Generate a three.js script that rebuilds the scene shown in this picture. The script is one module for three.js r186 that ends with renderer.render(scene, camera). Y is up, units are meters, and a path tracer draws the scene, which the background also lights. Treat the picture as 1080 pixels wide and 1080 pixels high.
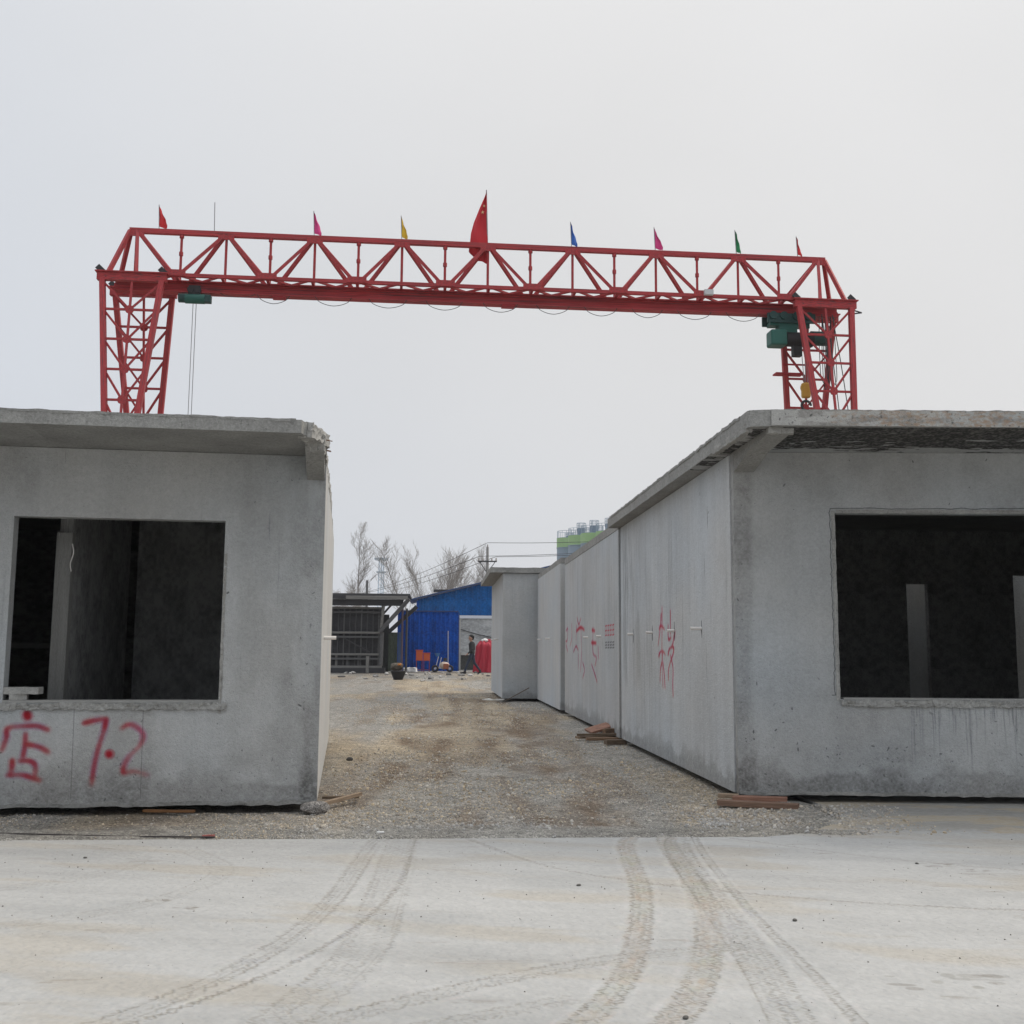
import * as THREE from 'three';
import { mergeGeometries, mergeVertices, toCreasedNormals } from 'three/addons/utils/BufferGeometryUtils.js';
import { RoundedBoxGeometry } from 'three/addons/geometries/RoundedBoxGeometry.js';
import { MarchingCubes } from 'three/addons/objects/MarchingCubes.js';

// ---------------------------------------------------------------- camera, sky, sun, exposure
const scene = new THREE.Scene();
const camera = new THREE.PerspectiveCamera(2 * Math.atan(540 / 1150) * 180 / Math.PI, 1, 0.1, 3000);
camera.rotation.order = 'YXZ';
camera.position.set(0, 1.2, 0);
camera.rotation.set(0.126745, -0.066301, 0.007);
scene.add(camera);

const renderer = new THREE.WebGLRenderer({ antialias: true });
renderer.setSize(1024, 1024);
renderer.toneMapping = THREE.LinearToneMapping;
renderer.toneMappingExposure = 1.0;
renderer.shadowMap.enabled = true;

// noise -----------------------------------------------------------------------------------
function rng(seed) { let a = seed >>> 0; return () => { a = (a + 0x6D2B79F5) | 0; let t = Math.imul(a ^ (a >>> 15), 1 | a); t = (t + Math.imul(t ^ (t >>> 7), 61 | t)) ^ t; return ((t ^ (t >>> 14)) >>> 0) / 4294967296; }; }
const LAT = new Float32Array(256 * 256); { const r = rng(77); for (let i = 0; i < LAT.length; i++) LAT[i] = r(); }
function vn(x, y) { const xf = Math.floor(x), yf = Math.floor(y); let u = x - xf, v = y - yf; u = u * u * (3 - 2 * u); v = v * v * (3 - 2 * v);
  const x0 = xf & 255, x1 = (xf + 1) & 255, y0 = (yf & 255) << 8, y1 = ((yf + 1) & 255) << 8;
  const a = LAT[y0 + x0], b = LAT[y0 + x1], c = LAT[y1 + x0], d = LAT[y1 + x1];
  return a + (b - a) * u + (c - a) * v + (a - b - c + d) * u * v; }
function fbm(x, y, o = 4) { let s = 0, a = 0.5, n = 0; for (let i = 0; i < o; i++) { s += a * vn(x, y); n += a; x = x * 2.03 + 17.3; y = y * 2.03 + 9.1; a *= 0.5; } return s / n; }
const sm = (a, b, x) => { const t = Math.min(1, Math.max(0, (x - a) / (b - a))); return t * t * (3 - 2 * t); };
const mix = (a, b, t) => a + (b - a) * t;
const enc = (l) => 255 * (l <= 0.0031308 ? 12.92 * l : 1.055 * Math.pow(l, 1 / 2.4) - 0.055);

// overcast sky: paler to the right where the sun hides, brighter towards the zenith as an overcast sky is
const sunDir = new THREE.Vector3(0.66, 0.72, -0.50).normalize();
{
  const W = 512, Hh = 256, d = new Float32Array(W * Hh * 4);
  for (let j = 0; j < Hh; j++) for (let i = 0; i < W; i++) {
    const el = ((j + 0.5) / Hh - 0.5) * Math.PI, az = ((i + 0.5) / W - 0.5) * 2 * Math.PI;
    const x = Math.cos(el) * Math.cos(az), z = Math.cos(el) * Math.sin(az), y = Math.sin(el), s = Math.max(0, y);
    const toSun = 0.5 + 0.5 * (x * sunDir.x + y * sunDir.y + z * sunDir.z);
    let L = 0.685 + 0.04 * sm(0, 0.35, s) + 1.95 * Math.pow(s, 6);
    L *= 0.79 + 0.29 * toSun;
    L *= 1 + 0.12 * (fbm(x * 2.2 + 40, z * 2.2 + y * 3 + 40, 4) - 0.5);
    const k = (j * W + i) * 4, warm = sm(0.6, 0.92, toSun);
    d[k] = L * mix(0.935, 1.0, warm); d[k + 1] = L * mix(0.99, 1.0, warm); d[k + 2] = L * mix(1.075, 1.005, warm); d[k + 3] = 1;
  }
  const sky = new THREE.DataTexture(d, W, Hh, THREE.RGBAFormat, THREE.FloatType);
  sky.mapping = THREE.EquirectangularReflectionMapping; sky.magFilter = THREE.LinearFilter; sky.minFilter = THREE.LinearFilter; sky.needsUpdate = true;
  scene.background = sky; scene.environment = sky;
}
const sun = new THREE.DirectionalLight(0xfff3e2, 1.5);
sun.position.copy(sunDir).multiplyScalar(120); sun.target.position.set(1, 0, -20);
sun.castShadow = true; sun.shadow.radius = 34; sun.shadow.mapSize.set(2048, 2048);
Object.assign(sun.shadow.camera, { left: -60, right: 60, top: 60, bottom: -60, near: 1, far: 300 });
scene.add(sun, sun.target);
scene.fog = new THREE.FogExp2(0xdcdde2, 0.0006);

// ---------------------------------------------------------------- helpers
const used = {};
function numbered(n) { used[n] = (used[n] || 0) + 1; return used[n] === 1 ? n : n + '_' + String(used[n] - 1).padStart(3, '0'); }
function shade(o) { o.traverse((m) => { if (m.isMesh) { m.castShadow = true; m.receiveShadow = true; } }); return o; }
function thing(name, label, category, pos = [0, 0, 0], ry = 0, group) {
  const g = new THREE.Group(); g.name = numbered(name); g.position.set(...pos); g.rotation.y = ry;
  g.userData = { label, category }; if (group) g.userData.group = group; scene.add(g); return g;
}
function single(name, geo, mat, label, category, pos = [0, 0, 0], rot = [0, 0, 0], group) {
  const m = new THREE.Mesh(geo, mat); m.name = numbered(name); m.position.set(...pos); m.rotation.set(...rot);
  m.userData = { label, category }; if (group) m.userData.group = group; m.castShadow = m.receiveShadow = true; scene.add(m); return m;
}
function part(parent, name, geo, mat, pos, rot) {
  const m = new THREE.Mesh(geo, mat); m.name = name; if (pos) m.position.set(...pos); if (rot) m.rotation.set(...rot);
  m.castShadow = m.receiveShadow = true; parent.add(m); return m;
}
function structure(name, geo, mat) { const m = new THREE.Mesh(geo, mat); m.name = numbered(name); m.userData.kind = 'structure'; m.castShadow = m.receiveShadow = true; scene.add(m); return m; }
const box = (w, h, d, x = 0, y = 0, z = 0) => new THREE.BoxGeometry(w, h, d).translate(x, y, z);
const rbox = (w, h, d, r = 0.006, s = 1) => new RoundedBoxGeometry(w, h, d, s, r);
const V = (x, y, z) => new THREE.Vector3(x, y, z);
function bar(a, b, w, h = w) { // square bar between two points
  const d = b.clone().sub(a), L = d.length(), g = new THREE.BoxGeometry(w, h, L);
  const q = new THREE.Quaternion().setFromUnitVectors(V(0, 0, 1), d.divideScalar(L));
  const up = V(0, 1, 0).applyQuaternion(q); // keep h vertical as far as possible
  const m = new THREE.Matrix4().lookAt(b, a, Math.abs(d.y) > 0.98 ? V(0, 0, 1) : V(0, 1, 0));
  g.applyMatrix4(m); const c = a.clone().add(b).multiplyScalar(0.5); g.translate(c.x, c.y, c.z); return g;
}
function tube(a, b, r, n = 8, r2 = r) { const d = b.clone().sub(a), L = d.length(), g = new THREE.CylinderGeometry(r2, r, L, n); g.applyQuaternion(new THREE.Quaternion().setFromUnitVectors(V(0, 1, 0), d.divideScalar(L))); const c = a.clone().add(b).multiplyScalar(0.5); return g.translate(c.x, c.y, c.z); }
const merge = (list) => mergeGeometries(list.map((g) => g.index ? g.toNonIndexed() : g));
function n3(x, y, z) { return vn(x * 1.0 + z * 0.71 + 31.7, y + z * 0.57 + 11.3) * 0.6 + vn(x * 2.3 - z * 1.1 + 5.1, y * 2.3 + z * 1.7 + 71.9) * 0.4 - 0.5; }
function rough(geo, amp, freq, seed = 0, flat = true) { // displaces a geometry by noise, the same for equal positions
  const p = geo.attributes.position;
  for (let i = 0; i < p.count; i++) { const x = p.getX(i), y = p.getY(i), z = p.getZ(i), a = seed * 13.7;
    p.setXYZ(i, x + 2 * amp * n3(x * freq + a, y * freq, z * freq), y + 2 * amp * n3(x * freq + 50 + a, y * freq + 9, z * freq), z + 2 * amp * n3(x * freq + 90, y * freq + a, z * freq + 33)); }
  if (flat && geo.index) geo = geo.toNonIndexed();
  geo.computeVertexNormals();
  if (flat && flat !== 'keep') { const q = geo.attributes.position, n = geo.attributes.normal, uv = geo.attributes.uv; for (let i = 0; i < q.count; i++) { const ax = Math.abs(n.getX(i)), ay = Math.abs(n.getY(i)), az = Math.abs(n.getZ(i)); if (az >= ax && az >= ay) uv.setXY(i, q.getX(i), q.getY(i)); else if (ay >= ax) uv.setXY(i, q.getX(i), q.getZ(i)); else uv.setXY(i, q.getZ(i), q.getY(i)); } }
  return geo;
}
const rockBox = (w, h, d, sx, sy, sz, amp, freq, seed) => rough(new THREE.BoxGeometry(w, h, d, sx, sy, sz), amp, freq, seed);
function matte(r, g, b, extra = {}) { const m = new THREE.MeshPhysicalMaterial({ roughness: 0.85, specularIntensity: 0.25, ...extra }); m.color.setRGB(r, g, b); return m; }
function std(r, g, b, roughness = 0.9, extra = {}) { const m = new THREE.MeshStandardMaterial({ roughness, metalness: 0, ...extra }); m.color.setRGB(r, g, b); return m; }

function dataTex(w, h, fn, srgb = true) { const d = new Uint8Array(w * h * 4), o = [0, 0, 0];
  for (let j = 0; j < h; j++) for (let i = 0; i < w; i++) { fn(i, j, o); const k = (j * w + i) * 4; d[k] = o[0]; d[k + 1] = o[1]; d[k + 2] = o[2]; d[k + 3] = 255; }
  const t = new THREE.DataTexture(d, w, h, THREE.RGBAFormat); t.wrapS = t.wrapT = THREE.RepeatWrapping; t.magFilter = THREE.LinearFilter; t.minFilter = THREE.LinearMipmapLinearFilter; t.generateMipmaps = true;
  if (srgb) t.colorSpace = THREE.SRGBColorSpace; t.needsUpdate = true; return t; }
// generic tiles (1 tile = 1 m): periodic because the lattice period divides the tile
const grainBump = dataTex(512, 512, (i, j, o) => { const x = i / 512, y = j / 512; let v = 0.5 * vn(x * 256, y * 256) + 0.3 * vn(x * 64 + 7, y * 64) + 0.35 * vn(x * 16, y * 16 + 3); const pit = vn(x * 128 + 40, y * 128 + 90); if (pit > 0.9) v -= 0.5 * (pit - 0.9) * 10; o[0] = o[1] = o[2] = Math.max(0, Math.min(255, v * 200)); }, false);
const gritMap = dataTex(1024, 1024, (i, j, o) => { const x = i / 1024, y = j / 1024; const n = vn(x * 256, y * 256), m = vn(x * 128 + 3, y * 128 + 5), l = vn(x * 32, y * 32), c = vn(x * 8 + 4, y * 8); const v = 0.72 + 0.5 * (n - 0.5) + 0.4 * (m - 0.5) + 0.2 * (l - 0.5) + 0.1 * (c - 0.5); o[0] = Math.min(255, 225 * v); o[1] = Math.min(255, 222 * v); o[2] = Math.min(255, 216 * v); });
const speckMap = dataTex(512, 512, (i, j, o) => { const x = i / 512, y = j / 512; const v = 0.88 + 0.16 * (vn(x * 256, y * 256) - 0.5) + 0.2 * (vn(x * 64, y * 64) - 0.5) + 0.2 * (vn(x * 16, y * 16) - 0.5) + 0.14 * (vn(x * 4, y * 4) - 0.5); o[0] = o[1] = o[2] = Math.min(255, 255 * v); });

const slabMap = dataTex(1024, 1024, (i, j, o) => { const x = i / 1024 * 2, y = j / 1024 * 2; const v = 0.86 + 0.20 * (fbm(x * 3, y * 3, 5) - 0.5) + 0.12 * (vn(x * 128, y * 128) - 0.5) + 0.08 * (vn(x * 60, y * 60) - 0.5) - (vn(x * 40 + 9, y * 40) > 0.93 ? 0.12 : 0); o[0] = 255 * v; o[1] = 254 * v; o[2] = 251 * v; }); slabMap.repeat.set(0.5, 0.5);
// Concrete face texture: W x Hm metres, origin at lower left. opts: base (linear rgb), mottle, streak, pits, paint(ctx, toX, toY, ppm)
function concreteTex(W, Hm, ppm, opts) {
  const w = Math.round(W * ppm), h = Math.round(Hm * ppm), c = document.createElement('canvas'); c.width = w; c.height = h;
  const ctx = c.getContext('2d'), im = ctx.createImageData(w, h), D = im.data, s = opts.seed || 0, b = opts.base;
  for (let j = 0; j < h; j++) for (let i = 0; i < w; i++) {
    const x = i / ppm, y = Hm - j / ppm; // metres
    let v = 1 + opts.mottle * (fbm(x * 1.3 + s, y * 1.3 + s * 2, 5) - 0.5) * 2;
    v += opts.mottle * 0.6 * (fbm(x * 7 + s, y * 5, 3) - 0.5);
    v += opts.streak * (fbm(x * 9 + s * 3, y * 0.35 + s, 4) - 0.5) * 2;
    v += opts.streak * 0.7 * (vn(x * 42 + s, y * 0.6) - 0.5);
    v += 0.15 * (vn(x * 120, y * 120 + s) - 0.5) + 0.10 * (vn(x * 48 + s, y * 48) - 0.5);
    // formwork joints: faint vertical tone steps
    if (opts.board) { const q = Math.floor((x + s) / opts.board); v += 0.05 * (LAT[(q * 37 + 11) & 65535] - 0.5); }
    let wr = 1, wb = 1; const tint = fbm(x * 0.9 + 60 + s, y * 0.9, 3) - 0.5; wr += tint * 0.10; wb -= tint * 0.10;
    if (opts.stain) { const st = Math.min(0.95, opts.stain(x, y) * (0.5 + 0.6 * vn(x * 75, y * 75 + 9) + 0.4 * vn(x * 27, y * 27))); v *= 1 - st; wr += st * 0.04; wb -= st * 0.05; }
    const k = (j * w + i) * 4;
    D[k] = enc(Math.max(0.01, b[0] * v * wr)); D[k + 1] = enc(Math.max(0.01, b[1] * v)); D[k + 2] = enc(Math.max(0.01, b[2] * v * wb)); D[k + 3] = 255;
  }
  ctx.putImageData(im, 0, 0);
  const X = (x) => x * ppm, Y = (y) => (Hm - y) * ppm, r = rng(900 + s * 31);
  for (let i = 0; i < (opts.pits || 0); i++) { // bug holes
    let x, y, t = 0; do { x = r() * W; y = r() * Hm; t++; } while (opts.pitWhere && t < 40 && r() > opts.pitWhere(x, y));
    const q = 0.002 + 0.007 * Math.pow(r(), 3); ctx.fillStyle = `rgba(46,48,48,${0.2 + 0.5 * r()})`; ctx.beginPath(); ctx.ellipse(X(x), Y(y), q * ppm * (0.5 + 1.6 * r()), q * ppm * (0.35 + 0.5 * r()), r() * 3, 0, 7); ctx.fill();
  }
  for (let i = 0; i < (opts.drips || 0); i++) { // thin run marks of dark wash
    const x = opts.dripX ? opts.dripX(r) : r() * W; let y = opts.dripY ? opts.dripY(r) : Hm * (0.4 + 0.6 * r()); const len = (0.15 + 0.9 * r() * r()) * (opts.dripLen || 1), a0 = (0.08 + 0.3 * r() * r()) * (opts.dripDark || 1), wd = (0.004 + 0.014 * r() * r()) * ppm;
    const n = 14; let xx = x;
    for (let k = 0; k < n; k++) { const y0 = y - len * k / n, y1 = y - len * (k + 1) / n; ctx.strokeStyle = `rgba(52,56,60,${a0 * (0.5 + 0.5 * vn(xx * 31 + k * 0.9, y0 * 7)) * Math.sin(Math.PI * (k + 0.7) / (n + 0.4))})`; ctx.lineWidth = Math.max(0.8, wd); ctx.beginPath(); ctx.moveTo(X(xx), Y(y0)); xx += 0.004 * (r() - 0.5); ctx.lineTo(X(xx), Y(y1)); ctx.stroke(); }
  }
  if (opts.paint) opts.paint(ctx, X, Y, ppm);
  const t = new THREE.CanvasTexture(c); t.colorSpace = THREE.SRGBColorSpace; t.wrapS = t.wrapT = THREE.RepeatWrapping; t.repeat.set(1 / W, 1 / Hm); t.anisotropy = 8; return t;
}
const bumpM = (rep) => { const t = grainBump.clone(); t.repeat.set(rep, rep); t.needsUpdate = true; return t; };
const bump1 = bumpM(1);
function concreteMat(W, Hm, ppm, opts) { return new THREE.MeshStandardMaterial({ map: concreteTex(W, Hm, ppm, opts), bumpMap: bump1, bumpScale: opts.bump || 0.009, roughness: 0.92 }); }
function spray(ctx, X, Y, ppm, strokes, width, col, alpha = 1) { // dabs of paint along each stroke, thinning out towards its end
  const r = rng(Math.round(width * 1e4) + strokes.length * 7);
  for (const s of strokes) {
    const cv = s.length > 2 ? new THREE.CatmullRomCurve3(s.map((p) => V(p[0], p[1], 0)), false, 'centripetal') : new THREE.LineCurve3(V(s[0][0], s[0][1], 0), V(s[1][0], s[1][1], 0));
    const L = cv.getLength(), n = Math.max(4, Math.round(L / (width * 0.12)));
    for (let i = 0; i <= n; i++) { const t = i / n, p = cv.getPoint(t), k = (0.55 + 0.6 * vn(i * 0.06 + s[0][0] * 50, s[0][1] * 30)) * (1 - 0.45 * t * t);
      for (const [f, al] of [[1.0, 0.03], [0.62, 0.07], [0.42, 0.10]]) { ctx.fillStyle = `rgba(${col},${Math.min(1, al * alpha * k)})`; ctx.beginPath(); ctx.arc(X(p.x + (r() - 0.5) * width * 0.14), Y(p.y + (r() - 0.5) * width * 0.14), width * f * ppm * (0.85 + 0.3 * r()), 0, 7); ctx.fill(); }
      if (i % 3 === 0) { ctx.fillStyle = `rgba(${col},${0.35 * alpha * k})`; ctx.fillRect(X(p.x + (r() - 0.5) * width * 2.6), Y(p.y + (r() - 0.5) * width * 2.6), 1.2, 1.2); } }
  }
}
// wall sheet with openings: u to the right, outer face on local +z = 0, thickness going to -z
function wallGeo(u0, u1, y0, y1, t, holes = []) {
  const s = new THREE.Shape([new THREE.Vector2(u0, y0), new THREE.Vector2(u1, y0), new THREE.Vector2(u1, y1), new THREE.Vector2(u0, y1)]);
  for (const [a, b, c, d] of holes) s.holes.push(new THREE.Path([new THREE.Vector2(a, c), new THREE.Vector2(a, d), new THREE.Vector2(b, d), new THREE.Vector2(b, c)]));
  const g = new THREE.ExtrudeGeometry(s, { depth: t, bevelEnabled: false }); g.translate(0, 0, -t);
  const p = g.attributes.position, nn = g.attributes.normal, uv = g.attributes.uv; for (let i = 0; i < p.count; i++) if (Math.abs(nn.getZ(i)) < 0.5) uv.setXY(i, Math.abs(nn.getX(i)) > 0.5 ? p.getX(i) + (u0 + u1 > 2 * p.getX(i) ? -1 : 1) * p.getZ(i) : p.getX(i), p.getY(i) + (Math.abs(nn.getY(i)) > 0.5 ? p.getZ(i) : 0)); return g;
}
function shiftUV(g, du, dv) { const uv = g.attributes.uv; for (let i = 0; i < uv.count; i++) uv.setXY(i, uv.getX(i) + du, uv.getY(i) + dv); return g; }

// materials shared
const M = {
  slab: new THREE.MeshStandardMaterial({ map: slabMap, bumpMap: bump1, bumpScale: 0.006, roughness: 0.95 }),
  broken: std(0.44, 0.435, 0.42, 1, { map: slabMap }),
  mortar: std(0.44, 0.44, 0.43, 1, { map: slabMap }),
  inside: new THREE.MeshStandardMaterial({ map: speckMap, roughness: 0.95 }),
  insideFace: new THREE.MeshStandardMaterial({ map: speckMap, roughness: 0.95 }),
  red: std(0.58, 0.046, 0.052, 0.65), redDark: std(0.38, 0.02, 0.03, 0.7),
  steel: std(0.25, 0.25, 0.26, 0.5, { metalness: 0.6 }), dark: std(0.03, 0.03, 0.032, 0.7),
  green: std(0.012, 0.11, 0.085, 0.5), greenDark: std(0.01, 0.055, 0.05, 0.55), black: std(0.012, 0.012, 0.013, 0.7),
  yellow: std(0.5, 0.27, 0.03, 0.6), cable: std(0.04, 0.04, 0.045, 0.7),
  pvc: std(0.78, 0.74, 0.70, 0.5), rust: std(0.2, 0.09, 0.045, 0.95, { map: speckMap }),
};
M.slab.color.setRGB(0.37, 0.37, 0.36); M.inside.color.setRGB(0.36, 0.36, 0.355); M.insideFace.color.setRGB(0.36, 0.36, 0.355);
const woodTex = dataTex(256, 256, (i, j, o) => { const x = i / 256, y = j / 256; const g = vn(x * 4 + 2 * vn(x * 2, y * 8), y * 64), f = vn(x * 16, y * 128); const v = 0.7 + 0.35 * (g - 0.5) + 0.25 * (f - 0.5); o[0] = 230 * v; o[1] = 222 * v; o[2] = 212 * v; });
const wood = [[0.60, 0.41, 0.28], [0.52, 0.36, 0.25], [0.70, 0.55, 0.41], [0.36, 0.28, 0.21]].map((c) => std(...c, 0.9, { map: woodTex }));
const redWood = [[0.66, 0.37, 0.28], [0.50, 0.33, 0.25]].map((c) => std(...c, 0.9, { map: woodTex }));

// ---------------------------------------------------------------- ground
const RUTS = [0.12, 0.6, 1.3, 1.78], rutAt = (rx, z) => rx + 0.35 * Math.sin(z * 0.16) + 0.02 * z;
const GY = (z) => 0.17 * sm(-33, -49, z) + 0.04 * sm(-50, -70, z);
const inSlab = (x, z) => z > -7.26 || (x > 2.75 + 0.25 * vn(z * 3, 2) && z > -13.5);
function terrainY(x, z) {
  let y = GY(z) - 0.018;
  const near = sm(-75, -30, z);
  y += near * (0.035 * (fbm(x * 0.5 + 5, z * 0.5, 3) - 0.5) + 0.03 * (fbm(x * 2.2, z * 2.2 + 8, 3) - 0.5) + 0.016 * (vn(x * 14, z * 14) - 0.5));
  // wheel ruts down the lane
  for (const rx of RUTS) { const d = (x - rutAt(rx, z)) / 0.28; y -= 0.022 * Math.exp(-d * d) * sm(-7.3, -9, z) * sm(-50, -35, z); }
  const ins = Math.max(z + 7.27, Math.min(x - 2.95, z + 13.4));
  if (ins > -0.8) { y = mix(y, 0.004 + 0.022 * (fbm(x * 5, z * 7, 3) - 0.5), sm(-0.8, -0.12, ins)); y -= 0.10 * sm(-0.06, 0.4, ins); }
  return y;
}
{
  const xs = [], zs = [];
  for (let x = -900; x < -60; x += 120) xs.push(x); for (let x = -60; x < -8; x += 4) xs.push(x);
  for (let x = -8; x < -3.6; x += 0.4) xs.push(x); for (let x = -3.6; x < 3.9; x += 0.036) xs.push(x); for (let x = 3.9; x < 12; x += 0.5) xs.push(x); for (let x = 12; x < 60; x += 4) xs.push(x); for (let x = 60; x <= 900; x += 120) xs.push(x);
  for (let z = 300; z > 20; z -= 40) zs.push(z); for (let z = 20; z > -7.1; z -= 1.6) zs.push(z);
  for (let z = -7.1, st = 0.03; z > -62; z -= st) { zs.push(z); st = 0.03 + (-z - 7.1) * 0.0042; }
  for (let z = -62; z > -120; z -= 4) zs.push(z); for (let z = -120; z >= -1500; z -= 120) zs.push(z);
  const nx = xs.length, nz = zs.length, P = new Float32Array(nx * nz * 3), C = new Float32Array(nx * nz * 3), U = new Float32Array(nx * nz * 2), I = [];
  for (let j = 0; j < nz; j++) for (let i = 0; i < nx; i++) {
    const k = j * nx + i, x = xs[i], z = zs[j]; P[k * 3] = x; P[k * 3 + 1] = terrainY(x, z); P[k * 3 + 2] = z; U[k * 2] = x; U[k * 2 + 1] = z;
    // crushed grey stone, with ochre sandy fines spread by the lorries and muddy dark patches
    const och = sm(0.42, 0.62, fbm(x * 0.95 + 3, z * 0.2 + 1, 4) + 0.16 * Math.exp(-Math.pow((x - 0.75) / 0.9, 2)) - 0.05) * sm(-60, -40, z);
    const mud = sm(0.56, 0.72, fbm(x * 2.4 + 30, z * 0.4 + 12, 5));
    const grey = sm(-0.5, -1.6, x) * 0.3;
    let r = mix(0.66, 0.82, och), g = mix(0.64, 0.70, och), b = mix(0.60, 0.53, och);
    r = mix(r, 0.42, mud * 0.5); g = mix(g, 0.31, mud * 0.5); b = mix(b, 0.21, mud * 0.5);
    for (const rx of RUTS) { const d = (x - rutAt(rx, z) + 0.12 * (vn(z * 2, rx * 9) - 0.5)) / (0.17 + 0.1 * vn(z * 1.3, rx * 5)), k = Math.exp(-d * d) * sm(0.42, 0.62, fbm(x * 2 + 3, z * 0.6 + 40, 4)) * sm(-40, -25, z) * 0.9; r = mix(r, 0.34, k); g = mix(g, 0.235, k); b = mix(b, 0.15, k); }
    const dust = sm(-8.1, -7.5, z + 0.25 * (fbm(x * 2.5, z * 3, 3) - 0.5)) * 0.8; r = mix(r, 0.56, dust); g = mix(g, 0.555, dust); b = mix(b, 0.53, dust);
    const far = sm(-36, -44, z) * 0.45 * sm(0.35, 0.6, fbm(x * 0.8, z * 0.5 + 4, 3)); r = mix(r, 0.2, far); g = mix(g, 0.2, far); b = mix(b, 0.195, far);
    const v = 0.82 + 0.5 * (fbm(x * 6, z * 6, 3) - 0.2) - grey * 0.4; C[k * 3] = r * v; C[k * 3 + 1] = g * v; C[k * 3 + 2] = b * v;
  }
  for (let j = 0; j < nz - 1; j++) for (let i = 0; i < nx - 1; i++) { const a = j * nx + i, b = a + 1, c = a + nx, d = c + 1; I.push(a, b, c, b, d, c); }
  const g = new THREE.BufferGeometry(); g.setAttribute('position', new THREE.BufferAttribute(P, 3)); g.setAttribute('color', new THREE.BufferAttribute(C, 3)); g.setAttribute('uv', new THREE.BufferAttribute(U, 2)); g.setIndex(I); g.computeVertexNormals();
  structure('ground', g, new THREE.MeshStandardMaterial({ vertexColors: true, map: gritMap, bumpMap: bump1, bumpScale: 0.012, roughness: 1 }));
}
// concrete yard in front, covered in pale cement dust, printed by tyres
const tracks = [
  { w: 0.12, a: 0.55, brown: 0, lines: [-0.3, 0.1, 0.4], p: [[-0.34, -7.25], [-0.38, -7.05], [-0.49, -5.49], [-0.64, -4.65], [-0.88, -4.05], [-1.25, -3.5], [-2.0, -2.7]] },
  { w: 0.22, a: 0.5, brown: 0, lines: [0.35], p: [[-0.2, -7.2], [-0.24, -5.49], [-0.28, -4.64], [-0.38, -4.14], [-0.55, -3.6], [-0.9, -3.0]] },
  { w: 0.035, a: 0.6, brown: 0, lines: [0], p: [[-0.12, -7.2], [-0.2, -5.7], [-0.36, -4.9], [-0.55, -4.4], [-0.85, -3.9], [-1.3, -3.4]] },
  { w: 0.115, a: 0.75, brown: 0.75, p: [[1.28, -7.25], [1.2, -7.01], [1.04, -5.65], [0.86, -4.74], [0.67, -4.09], [0.48, -3.7], [0.0, -3.0]] },
  { w: 0.13, a: 0.75, brown: 0.75, p: [[1.5, -7.25], [1.46, -7.0], [1.33, -5.64], [1.16, -4.73], [0.96, -4.08], [0.77, -3.68], [0.3, -3.0]] },
  { w: 0.17, a: 0.65, brown: 0.15, lines: [-0.45], p: [[1.60, -7.25], [1.5, -6.9], [1.32, -5.05], [1.24, -4.18], [1.17, -3.66], [1.05, -3.0]] },
  { w: 0.06, a: 0.6, brown: 0.0, lines: [-0.3, 0.4], p: [[1.68, -7.2], [1.60, -6.6], [1.46, -5.05], [1.42, -4.18], [1.39, -3.66], [1.34, -3.0]] },
  { w: 0.12, a: 0.5, brown: 0.1, lines: [-0.2, 0.3], p: [[-1.0, -3.3], [-0.35, -3.75], [0.2, -4.15], [0.75, -4.45], [1.3, -4.6]] },
  { w: 0.10, a: 0.4, brown: 0.1, lines: [0], p: [[-0.6, -3.4], [0.0, -3.7], [0.5, -3.95]] },
  { w: 0.12, a: 0.3, brown: 0.1, lines: [0.2], p: [[2.0, -4.4], [2.6, -4.3], [3.2, -4.5], [3.9, -5.0]] },
  { w: 0.14, a: 0.25, brown: 0.1, lines: [-0.4, 0.4], p: [[-3.4, -4.6], [-2.2, -4.9], [-1.4, -5.4], [-1.15, -6.2], [-1.5, -6.9]] },
  { w: 0.14, a: 0.25, brown: 0.1, lines: [-0.4, 0.1], p: [[-4.2, -5.6], [-2.8, -5.6], [-1.9, -6.0], [-1.7, -6.6], [-2.2, -7.0]] },
  { w: 0.05, a: 0.45, brown: 0, lines: [0], p: [[0.2, -7.2], [0.7, -6.2], [1.5, -5.6], [2.6, -5.2], [4.2, -5.1]] },
  { w: 0.05, a: 0.35, brown: 0, lines: [0], p: [[1.9, -7.2], [2.6, -6.5], [3.5, -6.0], [4.6, -5.8]] },
];
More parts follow.
